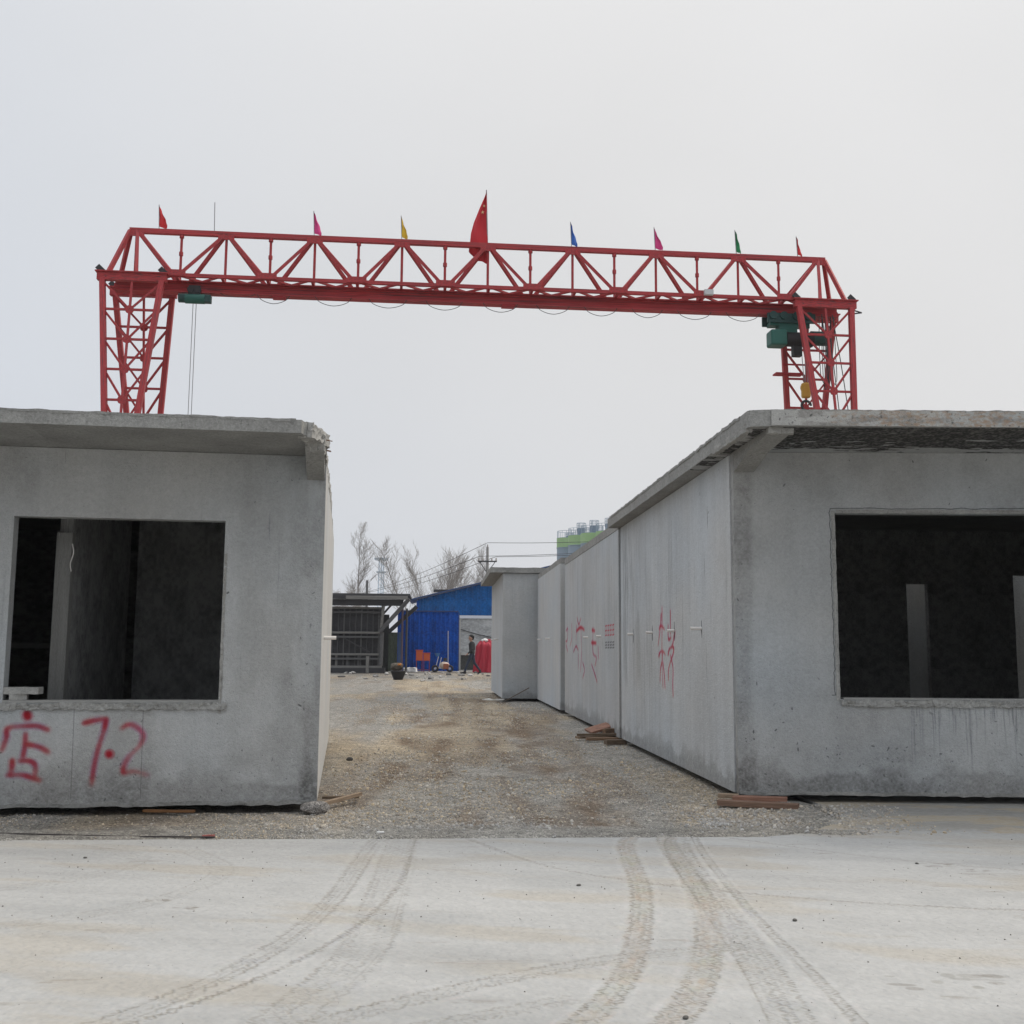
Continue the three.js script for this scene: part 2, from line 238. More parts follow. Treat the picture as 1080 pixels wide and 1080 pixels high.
{
  const W = 11, Hm = 9, ppm = 186, w = Math.round(W * ppm), h = Math.round(Hm * ppm), x0 = -5;
  const c = document.createElement('canvas'), cb = document.createElement('canvas'); c.width = cb.width = w; c.height = cb.height = h;
  const ctx = c.getContext('2d'), bx = cb.getContext('2d'), im = ctx.createImageData(w, h), ib = bx.createImageData(w, h);
  for (let j = 0; j < h; j++) for (let i = 0; i < w; i++) {
    const x = x0 + i / ppm, z = -(Hm - j / ppm); // row 0 is z = -9
    const k = (j * w + i) * 4;
    const ang = 0.25; const xr = x * Math.cos(ang) + z * Math.sin(ang), zr = -x * Math.sin(ang) + z * Math.cos(ang);
    let v = 1 + 0.20 * (fbm(x * 0.6 + 9, z * 0.9, 5) - 0.5) + 0.26 * (fbm(xr * 0.8 + 4, zr * 5.5, 5) - 0.5) + 0.10 * (vn(x * 40, z * 40) - 0.5) + 0.07 * (vn(x * 90, z * 90) - 0.5);
    const br = sm(0.50, 0.72, fbm(xr * 1.1 + 20, zr * 4 + 6, 5)) * 0.5, gr = sm(0.52, 0.7, fbm(x * 1.5 + 70, z * 2.2, 5)) * 0.35;
    // grey wet-looking silt and gravel dust near the back right, where the slab runs under the module
    const back = sm(0, 0.16, -7.42 - z + 0.9 * (fbm(x * 1.3 + 2, z * 3, 5) - 0.5) + 0.15 * (vn(x * 30, z * 30) - 0.5)) * sm(2.3, 2.6, x + 0.4 * (fbm(x * 3, z * 3, 3) - 0.5)) * (0.55 + 0.6 * vn(x * 22, z * 30));
    let r = 0.36 * v, g = 0.356 * v, b = 0.342 * v;
    r = mix(r, 0.335 * v, br); g = mix(g, 0.30 * v, br); b = mix(b, 0.245 * v, br);
    r = mix(r, 0.285, gr); g = mix(g, 0.287, gr); b = mix(b, 0.28, gr);
    const bt = Math.min(1, 0.8 * back), oc = sm(0.5, 0.6, fbm(x * 2.2 + 9, z * 5, 4)); r = mix(r, mix(0.27, 0.36, oc) * v, bt); g = mix(g, mix(0.26, 0.30, oc) * v, bt); b = mix(b, mix(0.235, 0.21, oc) * v, bt);
    im.data[k] = enc(r); im.data[k + 1] = enc(g); im.data[k + 2] = enc(b); im.data[k + 3] = 255;
    const q = 128 + 60 * (fbm(xr * 3, zr * 14, 4) - 0.5) + 50 * (vn(x * 45, z * 45) - 0.5) + 40 * (vn(x * 92, z * 92) - 0.5);
    ib.data[k] = ib.data[k + 1] = ib.data[k + 2] = q; ib.data[k + 3] = 255;
  }
  ctx.putImageData(im, 0, 0); bx.putImageData(ib, 0, 0);
  const X = (x) => (x - x0) * ppm, Z = (z) => (Hm + z) * ppm, r = rng(5);
  for (const t of tracks) {
    const cv = new THREE.CatmullRomCurve3(t.p.map((p) => V(p[0], 0, p[1]))), L = cv.getLength();
    const pts = cv.getSpacedPoints(Math.round(L / 0.04)).map((p) => p.clone());
    const nrm = (i) => pts[Math.min(i + 1, pts.length - 1)].clone().sub(pts[Math.max(0, i - 1)]).normalize();
    // dirt carried by the tyre, in ragged dabs; pale dust squeezed out along the edges
    for (let i = 0; i < pts.length; i++) { const n = nrm(i);
      for (let q = 0; q < 9; q++) { const o = (r() + r() - 1) * t.w * 0.62, k = 0.4 + 0.8 * vn(i * 0.13 + t.w * 90, 4); ctx.fillStyle = `rgba(${t.brown > 0.5 ? '150,135,111' : '158,153,143'},${(t.brown > 0.5 ? 0.085 : 0.03) * t.a * k})`; ctx.beginPath(); ctx.ellipse(X(pts[i].x + n.z * o), Z(pts[i].z - n.x * o), 4 + 6 * r(), 1.5 + 2.5 * r(), Math.atan2(n.z, n.x), 0, 7); ctx.fill(); }
      for (const sd of [-1, 1]) for (let q = 0; q < 2; q++) { const o = sd * t.w * (0.56 + 0.2 * r()); ctx.fillStyle = `rgba(208,205,198,${0.08 * t.a * r()})`; ctx.beginPath(); ctx.ellipse(X(pts[i].x + n.z * o), Z(pts[i].z - n.x * o), 4 + 5 * r(), 1.2 + 2 * r(), Math.atan2(n.z, n.x), 0, 7); ctx.fill(); } }
    // tread marks: short crooked prints, uneven in strength
    const rows = Math.round(L / 0.021), lanes = Math.max(2, Math.round(t.w / 0.027));
    for (let i = 0; i < rows; i++) { const u = i / rows, p = cv.getPointAt(u), d = cv.getTangentAt(u);
      for (let l = 0; l < lanes; l++) { const o = ((l + 0.5) / lanes - 0.5) * t.w, fade = 0.35 + 0.9 * vn(i * 0.05 + l * 3.7, t.w * 100 + 9) - (r() < 0.2 ? 0.6 : 0); if (fade < 0.2) continue;
        const edge = l === 0 || l === lanes - 1 ? 1.25 : 0.85, cx = p.x + d.z * o + (r() - 0.5) * 0.012, cz = p.z - d.x * o + (r() - 0.5) * 0.012, sl = ((l + (i >> 1)) % 2 ? 1 : -1) * (0.4 + 0.9 * r()), len = 0.007 + 0.007 * r(), ex = (d.z + d.x * sl) * len, ez = (-d.x + d.z * sl) * len, kx = d.x * 0.007 * (r() - 0.5), kz = d.z * 0.007 * (r() - 0.5);
        for (const [g, st, lw] of [[ctx, `rgba(104,97,86,${Math.min(0.85, 0.5 * t.a * fade * edge)})`, 1.1 + 0.9 * r()], [bx, `rgba(0,0,0,${Math.min(0.9, 0.6 * t.a * fade)})`, 2.0]]) { g.strokeStyle = st; g.lineWidth = lw; g.beginPath(); g.moveTo(X(cx - ex), Z(cz - ez)); g.lineTo(X(cx + kx), Z(cz + kz)); g.lineTo(X(cx + ex), Z(cz + ez)); g.stroke(); }
      } }
    // scuffed groove lines along the tread, broken up
    for (const q of t.lines || []) for (let i = 1; i < pts.length; i++) { const n = nrm(i), o = q * t.w, a = t.a * Math.max(0, vn(i * 0.35 + q * 9, t.w * 70) - 0.25); ctx.strokeStyle = `rgba(98,92,82,${0.8 * a})`; ctx.lineWidth = 1.3; ctx.beginPath(); const j = 0.006 * (vn(i * 0.9, q * 5) - 0.5); ctx.moveTo(X(pts[i - 1].x + n.z * (o + j)), Z(pts[i - 1].z - n.x * (o + j))); ctx.lineTo(X(pts[i].x + n.z * (o + j)), Z(pts[i].z - n.x * (o + j))); ctx.stroke(); }
  }
  for (let i = 0; i < 150; i++) { // drag smears
    const x = x0 + r() * W, z = -r() * Hm, a = -0.1 + 0.5 * r(), l = 0.1 + 0.5 * r() * r(); for (let k = 0; k < 6; k++) { ctx.strokeStyle = `rgba(96,86,70,${0.05 + 0.16 * r() * r()})`; ctx.lineWidth = 1 + 3 * r(); const dx = (r() - 0.5) * 0.12, dz = (r() - 0.5) * 0.05; ctx.beginPath(); ctx.moveTo(X(x + dx), Z(z + dz)); ctx.lineTo(X(x + dx + l * Math.cos(a) * r()), Z(z + dz + l * Math.sin(a) * 0.6 * r())); ctx.stroke(); } }
  for (const [x, z, s] of [[-1.31, -5.52, 0.07], [-1.15, -5.35, 0.05], [2.9, -6.25, 0.11], [3.0, -6.1, 0.07], [1.9, -4.1, 0.2]]) for (let k = 0; k < 14; k++) { ctx.fillStyle = `rgba(70,62,50,${0.10 + 0.12 * r()})`; ctx.beginPath(); ctx.ellipse(X(x + (r() - 0.5) * s * 2), Z(z + (r() - 0.5) * s), s * ppm * 0.35 * r() + 1, s * ppm * 0.12 * r() + 1, 0.2, 0, 7); ctx.fill(); }
  const fin = (cc, srgb) => { const t = new THREE.CanvasTexture(cc); if (srgb) t.colorSpace = THREE.SRGBColorSpace; t.wrapS = t.wrapT = THREE.RepeatWrapping; t.repeat.set(1 / W, 1 / Hm); t.offset.set(-x0 / W, 0); t.anisotropy = 8; return t; };
  const s = new THREE.Shape(); const e = []; // shape y = -z
  const rr = rng(8);
  for (let x = -14; x < 2.2; x += 0.06) e.push([x, 7.2 + 0.03 * fbm(x * 1.2, 3, 2) + 0.018 * (rr() - 0.5) - 0.02 * sm(-1, -5, x)]);
  e.push([2.4, 7.33], [2.6, 7.5], [2.75, 7.7], [2.95, 8.0], [3.05, 8.3], [3.1, 13.2], [14, 13.2], [14, -14], [-14, -14]);
  e.forEach((p, i) => (i ? s.lineTo(p[0], p[1]) : s.moveTo(p[0], p[1])));
  const g = new THREE.ExtrudeGeometry(s, { depth: 0.12, bevelEnabled: false }); g.rotateX(-Math.PI / 2); g.translate(0, -0.116, 0);
  structure('concrete_yard', g, new THREE.MeshStandardMaterial({ map: fin(c, true), bumpMap: fin(cb, false), bumpScale: 0.02, roughness: 0.95 }));
}
// loose crushed stone
{
  const geo = rough(new THREE.IcosahedronGeometry(1, 0), 0.22, 1.7, 3), r = rng(21), N = 30000;
  const im = new THREE.InstancedMesh(geo, std(1, 1, 1, 0.95), N); im.name = 'gravel'; const m = new THREE.Matrix4(), q = new THREE.Quaternion(), e = new THREE.Euler(), col = new THREE.Color(); let n = 0, guard = 0;
  const pods = (x, z) => (x > 2.5 && z < -8.7) || (z < -8.45 && x < -0.9 - 0.08 * (-8.5 - z));
  while (n < N && guard++ < 400000) {
    let x, z; const t = r();
    if (t < 0.72) { z = -7.2 - Math.pow(r(), 1.5) * 24; x = -1.6 + r() * 4.2; if (z < -14 && r() < 0.4) x = -5 + r() * 4; } else if (t < 0.86) { z = -7.2 - r() * 1.4; x = -3.9 + r() * 3.2; } else if (t < 0.95) { z = -7.15 - Math.pow(r(), 0.6) * 1.6; x = 1.9 + r() * 1.7; } else { z = -28 - r() * 22; x = -4.5 + r() * 7; }
    if (pods(x, z)) continue; const sl = inSlab(x, z); if (sl && z > -7.26 && r() > 0.03 + 0.5 * Math.exp(-(z + 7.26) * 18)) continue; if (sl && x > 2.75 && r() > Math.exp(-(x - 2.75) * 2.6)) continue;
    const dens = sl && x > 2.5 ? 1 : fbm(x * 0.9 + 14, z * 0.7 + 3, 3); if (r() > 0.1 + 1.3 * sm(0.35, 0.65, dens)) continue; if (z > -7.75 && x < 2.3 && r() > 0.35) continue;
    let s = 0.003 + 0.0065 * r() + 0.012 * Math.pow(r(), 8); s *= (1 + sm(-10, -45, z) * 0.7) * (x < -0.9 ? 0.7 : 1);
    const y = sl ? Math.max(0.004, terrainY(x, z)) : terrainY(x, z); e.set(r() * 6, r() * 6, r() * 6); q.setFromEuler(e);
    m.compose(V(x, y + s * 0.12, z), q, V(s * (0.8 + 0.6 * r()), s * (0.5 + 0.4 * r()), s)); im.setMatrixAt(n, m);
    const v = 0.25 + 0.28 * r() * r() + 0.06 * r(), och = r() * sm(0.35, 0.6, fbm(x * 0.55 + 3, z * 0.3 + 1, 4) + 0.12); col.setRGB(v * (1.03 + 0.22 * och), v, v * (0.95 - 0.28 * och)); im.setColorAt(n, col); n++;
  }
  im.count = n; im.castShadow = im.receiveShadow = true; im.userData = { kind: 'stuff', label: 'loose grey and ochre crushed stone covering the lane between the modules', category: 'gravel' }; scene.add(im);
}

{
  const geo = rough(new THREE.IcosahedronGeometry(1, 0), 0.2, 1.7, 9), r = rng(71), N = 1500, im = new THREE.InstancedMesh(geo, std(1, 1, 1, 1), N), m = new THREE.Matrix4(), q = new THREE.Quaternion(), e = new THREE.Euler(), col = new THREE.Color(); im.name = 'yard_grit';
  for (let n = 0; n < N; n++) { const s = 0.0012 + 0.0035 * Math.pow(r(), 4), x = -4 + 8.5 * r(), z = -2.6 - 4.5 * Math.sqrt(r()), v = 0.1 + 0.3 * r(); e.set(r() * 6, r() * 6, r() * 6); q.setFromEuler(e); m.compose(V(x, 0.004 + s * 0.4, z), q, V(s * 1.3, s * 0.8, s)); im.setMatrixAt(n, m); col.setRGB(v * 1.05, v, v * 0.9); im.setColorAt(n, col); }
  im.castShadow = im.receiveShadow = true; im.userData = { kind: 'stuff', label: 'scattered fine grit on the pale concrete yard', category: 'grit' }; scene.add(im);
}
// ---------------------------------------------------------------- concrete room modules
function pipeStub(parent, pos, rot, len = 0.11) { // open plastic conduit end
  const g = new THREE.LatheGeometry([[0.011, 0], [0.016, 0], [0.016, len], [0.012, len], [0.011, len * 0.4]].map((p) => new THREE.Vector2(...p)), 12);
  return part(parent, 'pipe_stub', g, M.pvc, pos, rot);
}
// -- module on the left: front wall turned a little away, broken right edge
const LA = 4.8 * Math.PI / 180;
{
  const pod = thing('concrete_module', 'grey concrete room module with red painted 7.2 beneath its square window', 'room module', [-0.895, 0, -8.504], LA, 'precast concrete room modules');
  const strokes = [[[-2.11, 0.72], [-2.1, 0.69]], [[-1.95, 0.6], [-2.03, 0.63], [-2.12, 0.63], [-2.24, 0.61], [-2.24, 0.55], [-2.27, 0.45]], [[-2.11, 0.58], [-2.11, 0.48], [-2.12, 0.4]], [[-2.1, 0.5], [-2.01, 0.48], [-1.94, 0.44]], [[-2.19, 0.39], [-2.19, 0.34], [-2.2, 0.28]], [[-2.14, 0.38], [-2.07, 0.38], [-2.03, 0.35], [-2.03, 0.26]], [[-2.22, 0.28], [-2.11, 0.28], [-2.05, 0.26], [-1.99, 0.24]], [[-1.71, 0.65], [-1.63, 0.67], [-1.55, 0.68]], [[-1.55, 0.68], [-1.56, 0.61], [-1.6, 0.45], [-1.62, 0.32], [-1.63, 0.2]], [[-1.52, 0.43], [-1.51, 0.42]], [[-1.44, 0.61], [-1.39, 0.64], [-1.33, 0.62], [-1.28, 0.56], [-1.3, 0.49], [-1.38, 0.4], [-1.41, 0.33], [-1.41, 0.29], [-1.34, 0.3], [-1.23, 0.27]]].map((s) => s.map(([u, y]) => [u + 4.6, y]));
  const W = 4.6, Hm = 2.8;
  const mat = concreteMat(W, Hm, 300, { seed: 3, base: [0.42, 0.43, 0.43], mottle: 0.14, streak: 0.05, board: 0.61, pits: 600, pitWhere: (x, y) => 0.06 + 0.9 * sm(0.55, 0.15, y) + 0.5 * sm(4.35, 4.6, x),
    stain: (x, y) => { const n = fbm(x * 3 + 8, y * 4, 4); return 0.30 * sm(0.42, 0.62, n + 0.42 * sm(0.30, 0.07, y)) * sm(0.5, 0.1, y) + 0.2 * sm(0.5, 0.66, fbm(x * 5, y * 2 + 4, 4) + 0.16 * sm(4.40, 4.6, x)) * sm(4.2, 4.5, x) + 0.12 * sm(0.55, 0.7, fbm(x * 2.2, y * 1.2 + 30, 4)); },
    drips: 60, dripLen: 0.8, paint: (ctx, X, Y, ppm) => {
      spray(ctx, X, Y, ppm, strokes.slice(0, 9), 0.032, '150,26,38', 0.8); spray(ctx, X, Y, ppm, [strokes[9]], 0.04, '160,14,30', 3); spray(ctx, X, Y, ppm, [strokes[0]], 0.042, '150,8,24', 2.4); spray(ctx, X, Y, ppm, [strokes[10]], 0.032, '160,42,54', 0.5);
      for (const u of [4.6 - 1.78, 4.6 - 1.29]) { ctx.strokeStyle = 'rgba(60,60,58,0.5)'; ctx.lineWidth = 1.2; ctx.beginPath(); ctx.moveTo(X(u), Y(0.75)); ctx.lineTo(X(u + 0.01), Y(0.1)); ctx.stroke(); } } });
  mat.map.offset.set(1, 0);
  part(pod, 'front_wall', wallGeo(-4.6, 0, 0.06, 2.70, 0.12, [[-2.285, -0.75, 0.80, 2.175]]), mat);
  const smat = concreteMat(6.2, 2.8, 170, { seed: 6, base: [0.54, 0.54, 0.53], mottle: 0.07, streak: 0.06, pits: 120, drips: 30 });
  part(pod, 'side_wall', shiftUV(wallGeo(0, 6.08, 0.06, 2.66, 0.12), 0, 0), smat, [0, 0, -0.12], [0, Math.PI / 2, 0]);
  part(pod, 'side_wall', wallGeo(-6.08, 0, 0.06, 2.7, 0.12), M.inside, [-4.6, 0, -0.12], [0, -Math.PI / 2, 0]);
  part(pod, 'back_wall', box(4.35, 2.638, 0.12), M.inside, [-2.3, 1.382, -6.13]);
  part(pod, 'floor_slab', box(4.35, 0.08, 5.94), M.insideFace, [-2.3, 0.1, -3.1]);
  // interior faces: plain concrete lining set 3 mm inside the shell
  part(pod, 'inner_lining', box(0.004, 2.5, 5.9), M.insideFace, [-0.127, 1.4, -3.1]);
  part(pod, 'partition', rbox(0.12, 1.97, 0.1, 0.004), M.slab, [-2.045, 1.125, -0.56]);
  part(pod, 'partition', rbox(1.8, 2.52, 0.1, 0.004), M.insideFace, [-1.06, 1.4, -3.2]);
  part(pod, 'partition', rbox(0.10, 2.54, 2.4, 0.004), M.insideFace, [-2.06, 1.41, -1.83]);
  part(pod, 'ledge', box(2.3, 0.05, 0.06), M.slab, [-3.2, 1.22, -2.2]);
  const wire = new THREE.TubeGeometry(new THREE.CatmullRomCurve3([V(-1.98, 2.02, -0.5), V(-1.965, 1.95, -0.49), V(-1.985, 1.86, -0.49), V(-1.975, 1.80, -0.49)]), 16, 0.005, 5); part(pod, 'wire_tail', wire, M.pvc);
  // roof slab with the corner broken away
  const rs = new THREE.Shape(), r = rng(12); // (u, -off) plane
  const outline = [[-4.72, 0.9], [-0.16, 0.9]]; for (let k = 1; k <= 9; k++) { const t = k / 10; outline.push([mix(-0.155, -0.012, t) + 0.016 * (r() - 0.5), mix(0.9, 0.42, t) + 0.03 * (r() - 0.5)]); }
  for (let k = 0; k < 40; k++) outline.push([-0.012 + 0.014 * (r() - 0.5), mix(0.40, -6.2, k / 40)]); outline.push([-4.72, -6.2]);
  outline.forEach((p, i) => (i ? rs.lineTo(p[0], -p[1]) : rs.moveTo(p[0], -p[1])));
  const rg = new THREE.ExtrudeGeometry(rs, { depth: 0.095, bevelEnabled: false }); rg.rotateX(-Math.PI / 2); rg.translate(0, 2.704, 0);
  part(pod, 'roof_slab', rg, M.slab);
  part(pod, 'mortar_skin', rockBox(0.62, 0.02, 0.5, 20, 1, 8, 0.008, 6, 4), M.mortar, [-3.0, 2.806, 0.62]);
  part(pod, 'edge_crust', rockBox(4.4, 0.018, 0.03, 260, 2, 2, 0.006, 13, 14), M.slab, [-2.4, 2.795, 0.888]);
  // side wall head running forward as a bracket under the overhang
  const cs = new THREE.Shape([[0.006, 2.51], [0.30, 2.57], [0.56, 2.64], [0.60, 2.702], [0.006, 2.702]].map((p) => new THREE.Vector2(...p)));
  const cg = new THREE.ExtrudeGeometry(cs, { depth: 0.135, bevelEnabled: false }); cg.rotateY(-Math.PI / 2); // shape x -> z
  part(pod, 'bracket', cg, mat === null ? M.slab : M.slab, [-0.008, 0, 0]);
  part(pod, 'broken_edge', rockBox(0.10, 0.10, 0.44, 8, 8, 22, 0.02, 26, 2), M.broken, [-0.075, 2.745, 0.60], [0, -0.26, 0]);
  part(pod, 'broken_edge', rockBox(0.11, 0.12, 0.24, 8, 8, 12, 0.018, 26, 6), M.broken, [-0.058, 2.70, 0.46]);
  part(pod, 'broken_edge', rockBox(0.06, 0.10, 3.4, 4, 6, 120, 0.018, 20, 5), M.broken, [-0.03, 2.69, -1.3]);
  for (const [y, z, l] of [[2.74, 0.5, 0.05], [2.69, 0.34, 0.04], [2.72, 0.2, 0.035]]) part(pod, 'reinforcing_bar', tube(V(-0.01, y, z), V(l, y - 0.012, z + 0.01), 0.004, 6), M.rust);
  // rough mortar round the window
  part(pod, 'window_sill', rockBox(1.64, 0.045, 0.03, 160, 6, 3, 0.015, 30, 7), M.mortar, [-1.51, 0.772, 0.003]);
  part(pod, 'window_reveal', box(1.535, 0.02, 0.13), M.mortar, [-1.5175, 0.807, -0.06]);
  part(pod, 'window_surround', rockBox(0.02, 1.2, 0.012, 3, 110, 2, 0.008, 24, 8), M.broken, [-0.738, 1.32, -0.002]);
  part(pod, 'base_lip', rockBox(4.5, 0.03, 0.03, 300, 4, 2, 0.014, 11, 9), M.slab, [-2.28, 0.06, -0.008]);
  pipeStub(pod, [0.0, 1.30, -0.95], [0, 0, -Math.PI / 2], 0.105);
  shade(pod);
  // two blocks left on the sill
  const sillY = 0.82, put = (u, y, z) => { const v = V(u, y, z).applyAxisAngle(V(0, 1, 0), LA).add(V(-0.895, 0, -8.504)); return [v.x, v.y, v.z]; };
  single('concrete_block', rough(new THREE.BoxGeometry(0.12, 0.042, 0.09, 6, 3, 4), 0.003, 30, 1), M.mortar, 'small grey block lying on the window sill under a longer one', 'block', put(-2.185, sillY + 0.02, -0.045), [0, LA + 0.1, 0]);
  single('concrete_block', rough(new THREE.BoxGeometry(0.25, 0.05, 0.1, 8, 3, 4), 0.003, 30, 2), M.mortar, 'long flat grey block balanced on a smaller one at the window sill', 'block', put(-2.155, sillY + 0.066, -0.04), [0, LA - 0.06, 0]);
}
// -- near module on the right
const RB = [2.45, -8.9], RK = -0.09; // near corner; the front face turns slightly towards the camera
{
  const pod = thing('concrete_module', 'nearest right hand grey concrete room module with wide dark window and overhanging roof slab', 'room module', [2.45, 0, -8.9], 0, 'precast concrete room modules');
  const W = 6.4, Hm = 2.9;
  const win = [0.835, 3.0, 0.828, 2.36];
  const mat = concreteMat(W, Hm, 280, { seed: 9, base: [0.42, 0.43, 0.43], mottle: 0.14, streak: 0.04, board: 1.2, pits: 1300, pitWhere: (x, y) => 0.05 + sm(0.75, 0.25, y) * sm(0.25, 0.6, fbm(x * 1.2, y * 1.5 + 3, 3)) + 0.3 * sm(0.25, 0.02, x),
    stain: (x, y) => { const n = fbm(x * 4 + 8, y * 4 + 9, 4); const edge = 0.10 + 0.08 * fbm(y * 3, 7, 3); return 0.2 * sm(edge + 0.03, edge - 0.05, x) * (0.5 + fbm(x * 14, y * 9, 3)) + 0.34 * sm(0.46, 0.66, n + 0.45 * sm(0.34, 0.08, y)) * sm(0.55, 0.1, y) + 0.16 * sm(0.5, 0.64, fbm(x * 6, y * 3, 4)) * sm(0.5, 0.15, x) * sm(1.0, 0.2, y) + 0.12 * sm(0.52, 0.7, fbm(x * 1.6 + 5, y * 1.4 + 30, 4)); },
    drips: 170, dripX: (r) => 1.35 + 1.5 * r(), dripY: (r) => 0.80, dripLen: 0.62,
    paint: (ctx, X, Y, ppm) => { const r = rng(4); ctx.lineCap = 'round'; // hairline crack round the window mortar
      ctx.strokeStyle = 'rgba(40,42,42,0.8)'; ctx.lineWidth = 1.3; ctx.beginPath(); ctx.moveTo(X(0.77), Y(0.86)); for (let y = 0.86; y < 2.40; y += 0.03) ctx.lineTo(X(0.796 + 0.014 * (r() - 0.5)), Y(y)); for (let x = 0.80; x < 3; x += 0.03) ctx.lineTo(X(x), Y(2.402 + 0.02 * (fbm(x * 9, 2, 2) - 0.5))); ctx.stroke(); } });
  part(pod, 'front_wall', wallGeo(0, 6.3, 0.06, 2.87, 0.12, [win]), mat, [0, 0, 0], [0, RK, 0]);
  const g1 = [[[-11.89, 1.69], [-11.9, 1.47], [-11.92, 1.22]], [[-12.05, 1.45], [-12.01, 1.48], [-11.9, 1.48], [-11.76, 1.44]], [[-11.94, 1.62], [-11.99, 1.47], [-12.13, 1.27]], [[-12.09, 1.15], [-12.06, 1.18], [-11.9, 1.21], [-11.73, 1.17]], [[-11.9, 1.2], [-11.91, 1.11], [-11.88, 0.81]], [[-11.93, 1.09], [-12.01, 1.0], [-12.04, 0.87]], [[-11.87, 1.09], [-11.8, 0.94], [-11.77, 0.81]], [[-11.58, 1.49], [-11.57, 1.34], [-11.43, 1.35]], [[-11.46, 1.64], [-11.46, 1.51], [-11.46, 1.38]], [[-11.3, 1.37], [-11.34, 1.3], [-11.42, 1.25]], [[-11.6, 1.17], [-11.53, 1.23], [-11.31, 1.24], [-11.35, 1.18], [-11.48, 1.1], [-11.59, 1.0], [-11.59, 0.9]], [[-11.48, 1.17], [-11.36, 1.03], [-11.38, 0.87], [-11.37, 0.74]], [[-11.24, 1.41], [-11.27, 1.33]]].map((s) => s.map(([z, y]) => [z + 14.6, y]));
  const stubs = [-13.68, -12.45, -11.28, -10.09];
  const sm1 = concreteMat(5.7, 2.9, 240, { seed: 15, base: [0.49, 0.507, 0.518], mottle: 0.09, streak: 0.10, pits: 200, drips: 210, dripX: (r) => (r() < 0.7 ? 0.1 + 2.2 * r() * r() + 0.3 * r() : r() * 5.7), dripLen: 1.35, dripDark: 3.2,
    stain: (x, y) => 0.35 * sm(0.45, 0.66, fbm(x * 4, y * 5, 4) + 0.35 * sm(0.28, 0.06, y)) * sm(0.4, 0.1, y) + 0.18 * sm(0.5, 0.62, fbm(x * 3.1, y * 0.7 + 3, 4)) * sm(2.6, 1.0, x) * sm(0.6, 1.0, y) * sm(2.5, 1.9, y),
    paint: (ctx, X, Y, ppm) => { spray(ctx, X, Y, ppm, g1, 0.028, '170,24,42', 0.8); const r = rng(3);
      for (const z of stubs) { const x = z + 14.6; for (let k = 0; k < 8; k++) { ctx.strokeStyle = `rgba(40,44,48,${0.25 + 0.3 * r()})`; ctx.lineWidth = 2 + 5 * r(); const xx = X(x + 0.02 * (r() - 0.5)); ctx.beginPath(); ctx.moveTo(xx, Y(1.415 + 0.10 * r())); ctx.lineTo(xx, Y(1.415 - 0.12 * r())); ctx.stroke(); } } } });
  part(pod, 'side_wall', wallGeo(0, 5.575, 0.06, 2.87, 0.12), sm1, [0, 0, -5.7], [0, -Math.PI / 2, 0]);
  part(pod, 'side_wall', wallGeo(0, 6.1, 0.06, 2.87, 0.12), M.inside, [6.35, 0, 0.5], [0, Math.PI / 2, 0]);
  // back wall with the narrow doorway through which the next module shows
  part(pod, 'back_wall', wallGeo(0.125, 6.2, 0.06, 2.865, 0.1, [[3.86, 4.16, 0.14, 2.14], [5.36, 6.0, 0.14, 2.27]]), M.insideFace, [0, 0, -5.48]);
  part(pod, 'inner_lining', box(0.004, 2.6, 5.2), M.insideFace, [0.127, 1.5, -2.75]);
  part(pod, 'floor_slab', box(6.0, 0.08, 5.1), M.insideFace, [3.2, 0.1, -2.8]);
  // roof slab
  const rs = new THREE.Shape(), r = rng(31), P = []; // (x, -z) relative
  P.push([-0.16, -1.0], [-0.145, -1.03], [-0.05, -1.06]); for (let x = 0; x < 6.4; x += 0.08) P.push([x, -1.07 - 0.06 * x + 0.008 * (r() - 0.5)]); P.push([6.5, -1.3], [6.5, 5.82], [-0.16, 5.82]);
  for (let z = 5.7; z > -0.9; z -= 0.15) P.push([-0.16 + 0.008 * (r() - 0.5), z]);
  P.forEach((p, i) => (i ? rs.lineTo(p[0], p[1]) : rs.moveTo(p[0], p[1])));
  const rg = new THREE.ExtrudeGeometry(rs, { depth: 0.125, bevelEnabled: false }); rg.rotateX(-Math.PI / 2); rg.translate(0, 2.876, 0);
  part(pod, 'roof_slab', rg, M.slab);
  // flaking dark mould film on the soffit: torn patches with outlines of their own
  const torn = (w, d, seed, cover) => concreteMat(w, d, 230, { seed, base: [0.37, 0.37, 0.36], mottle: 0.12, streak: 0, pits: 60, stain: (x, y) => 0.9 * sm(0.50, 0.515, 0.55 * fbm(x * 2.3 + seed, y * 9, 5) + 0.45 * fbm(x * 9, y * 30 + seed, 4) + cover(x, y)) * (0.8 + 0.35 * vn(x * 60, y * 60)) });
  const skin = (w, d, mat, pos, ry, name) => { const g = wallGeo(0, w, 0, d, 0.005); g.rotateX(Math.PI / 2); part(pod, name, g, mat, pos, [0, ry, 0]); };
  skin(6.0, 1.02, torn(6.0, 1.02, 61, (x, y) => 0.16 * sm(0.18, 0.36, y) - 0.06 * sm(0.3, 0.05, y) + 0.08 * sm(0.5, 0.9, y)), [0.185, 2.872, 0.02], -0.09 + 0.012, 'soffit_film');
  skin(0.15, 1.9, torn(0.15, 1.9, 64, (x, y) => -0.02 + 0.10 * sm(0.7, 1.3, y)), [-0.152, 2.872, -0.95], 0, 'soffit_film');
  // bracket at the head of the side wall
  const cs = new THREE.Shape([[0.005, 2.70], [0.45, 2.80], [0.95, 2.835], [1.0, 2.878], [0.005, 2.878]].map((p) => new THREE.Vector2(...p)));
  const cg = new THREE.ExtrudeGeometry(cs, { depth: 0.17, bevelEnabled: false }); cg.rotateY(-Math.PI / 2);
  part(pod, 'bracket', cg, M.slab, [0.172, 0, 0]);
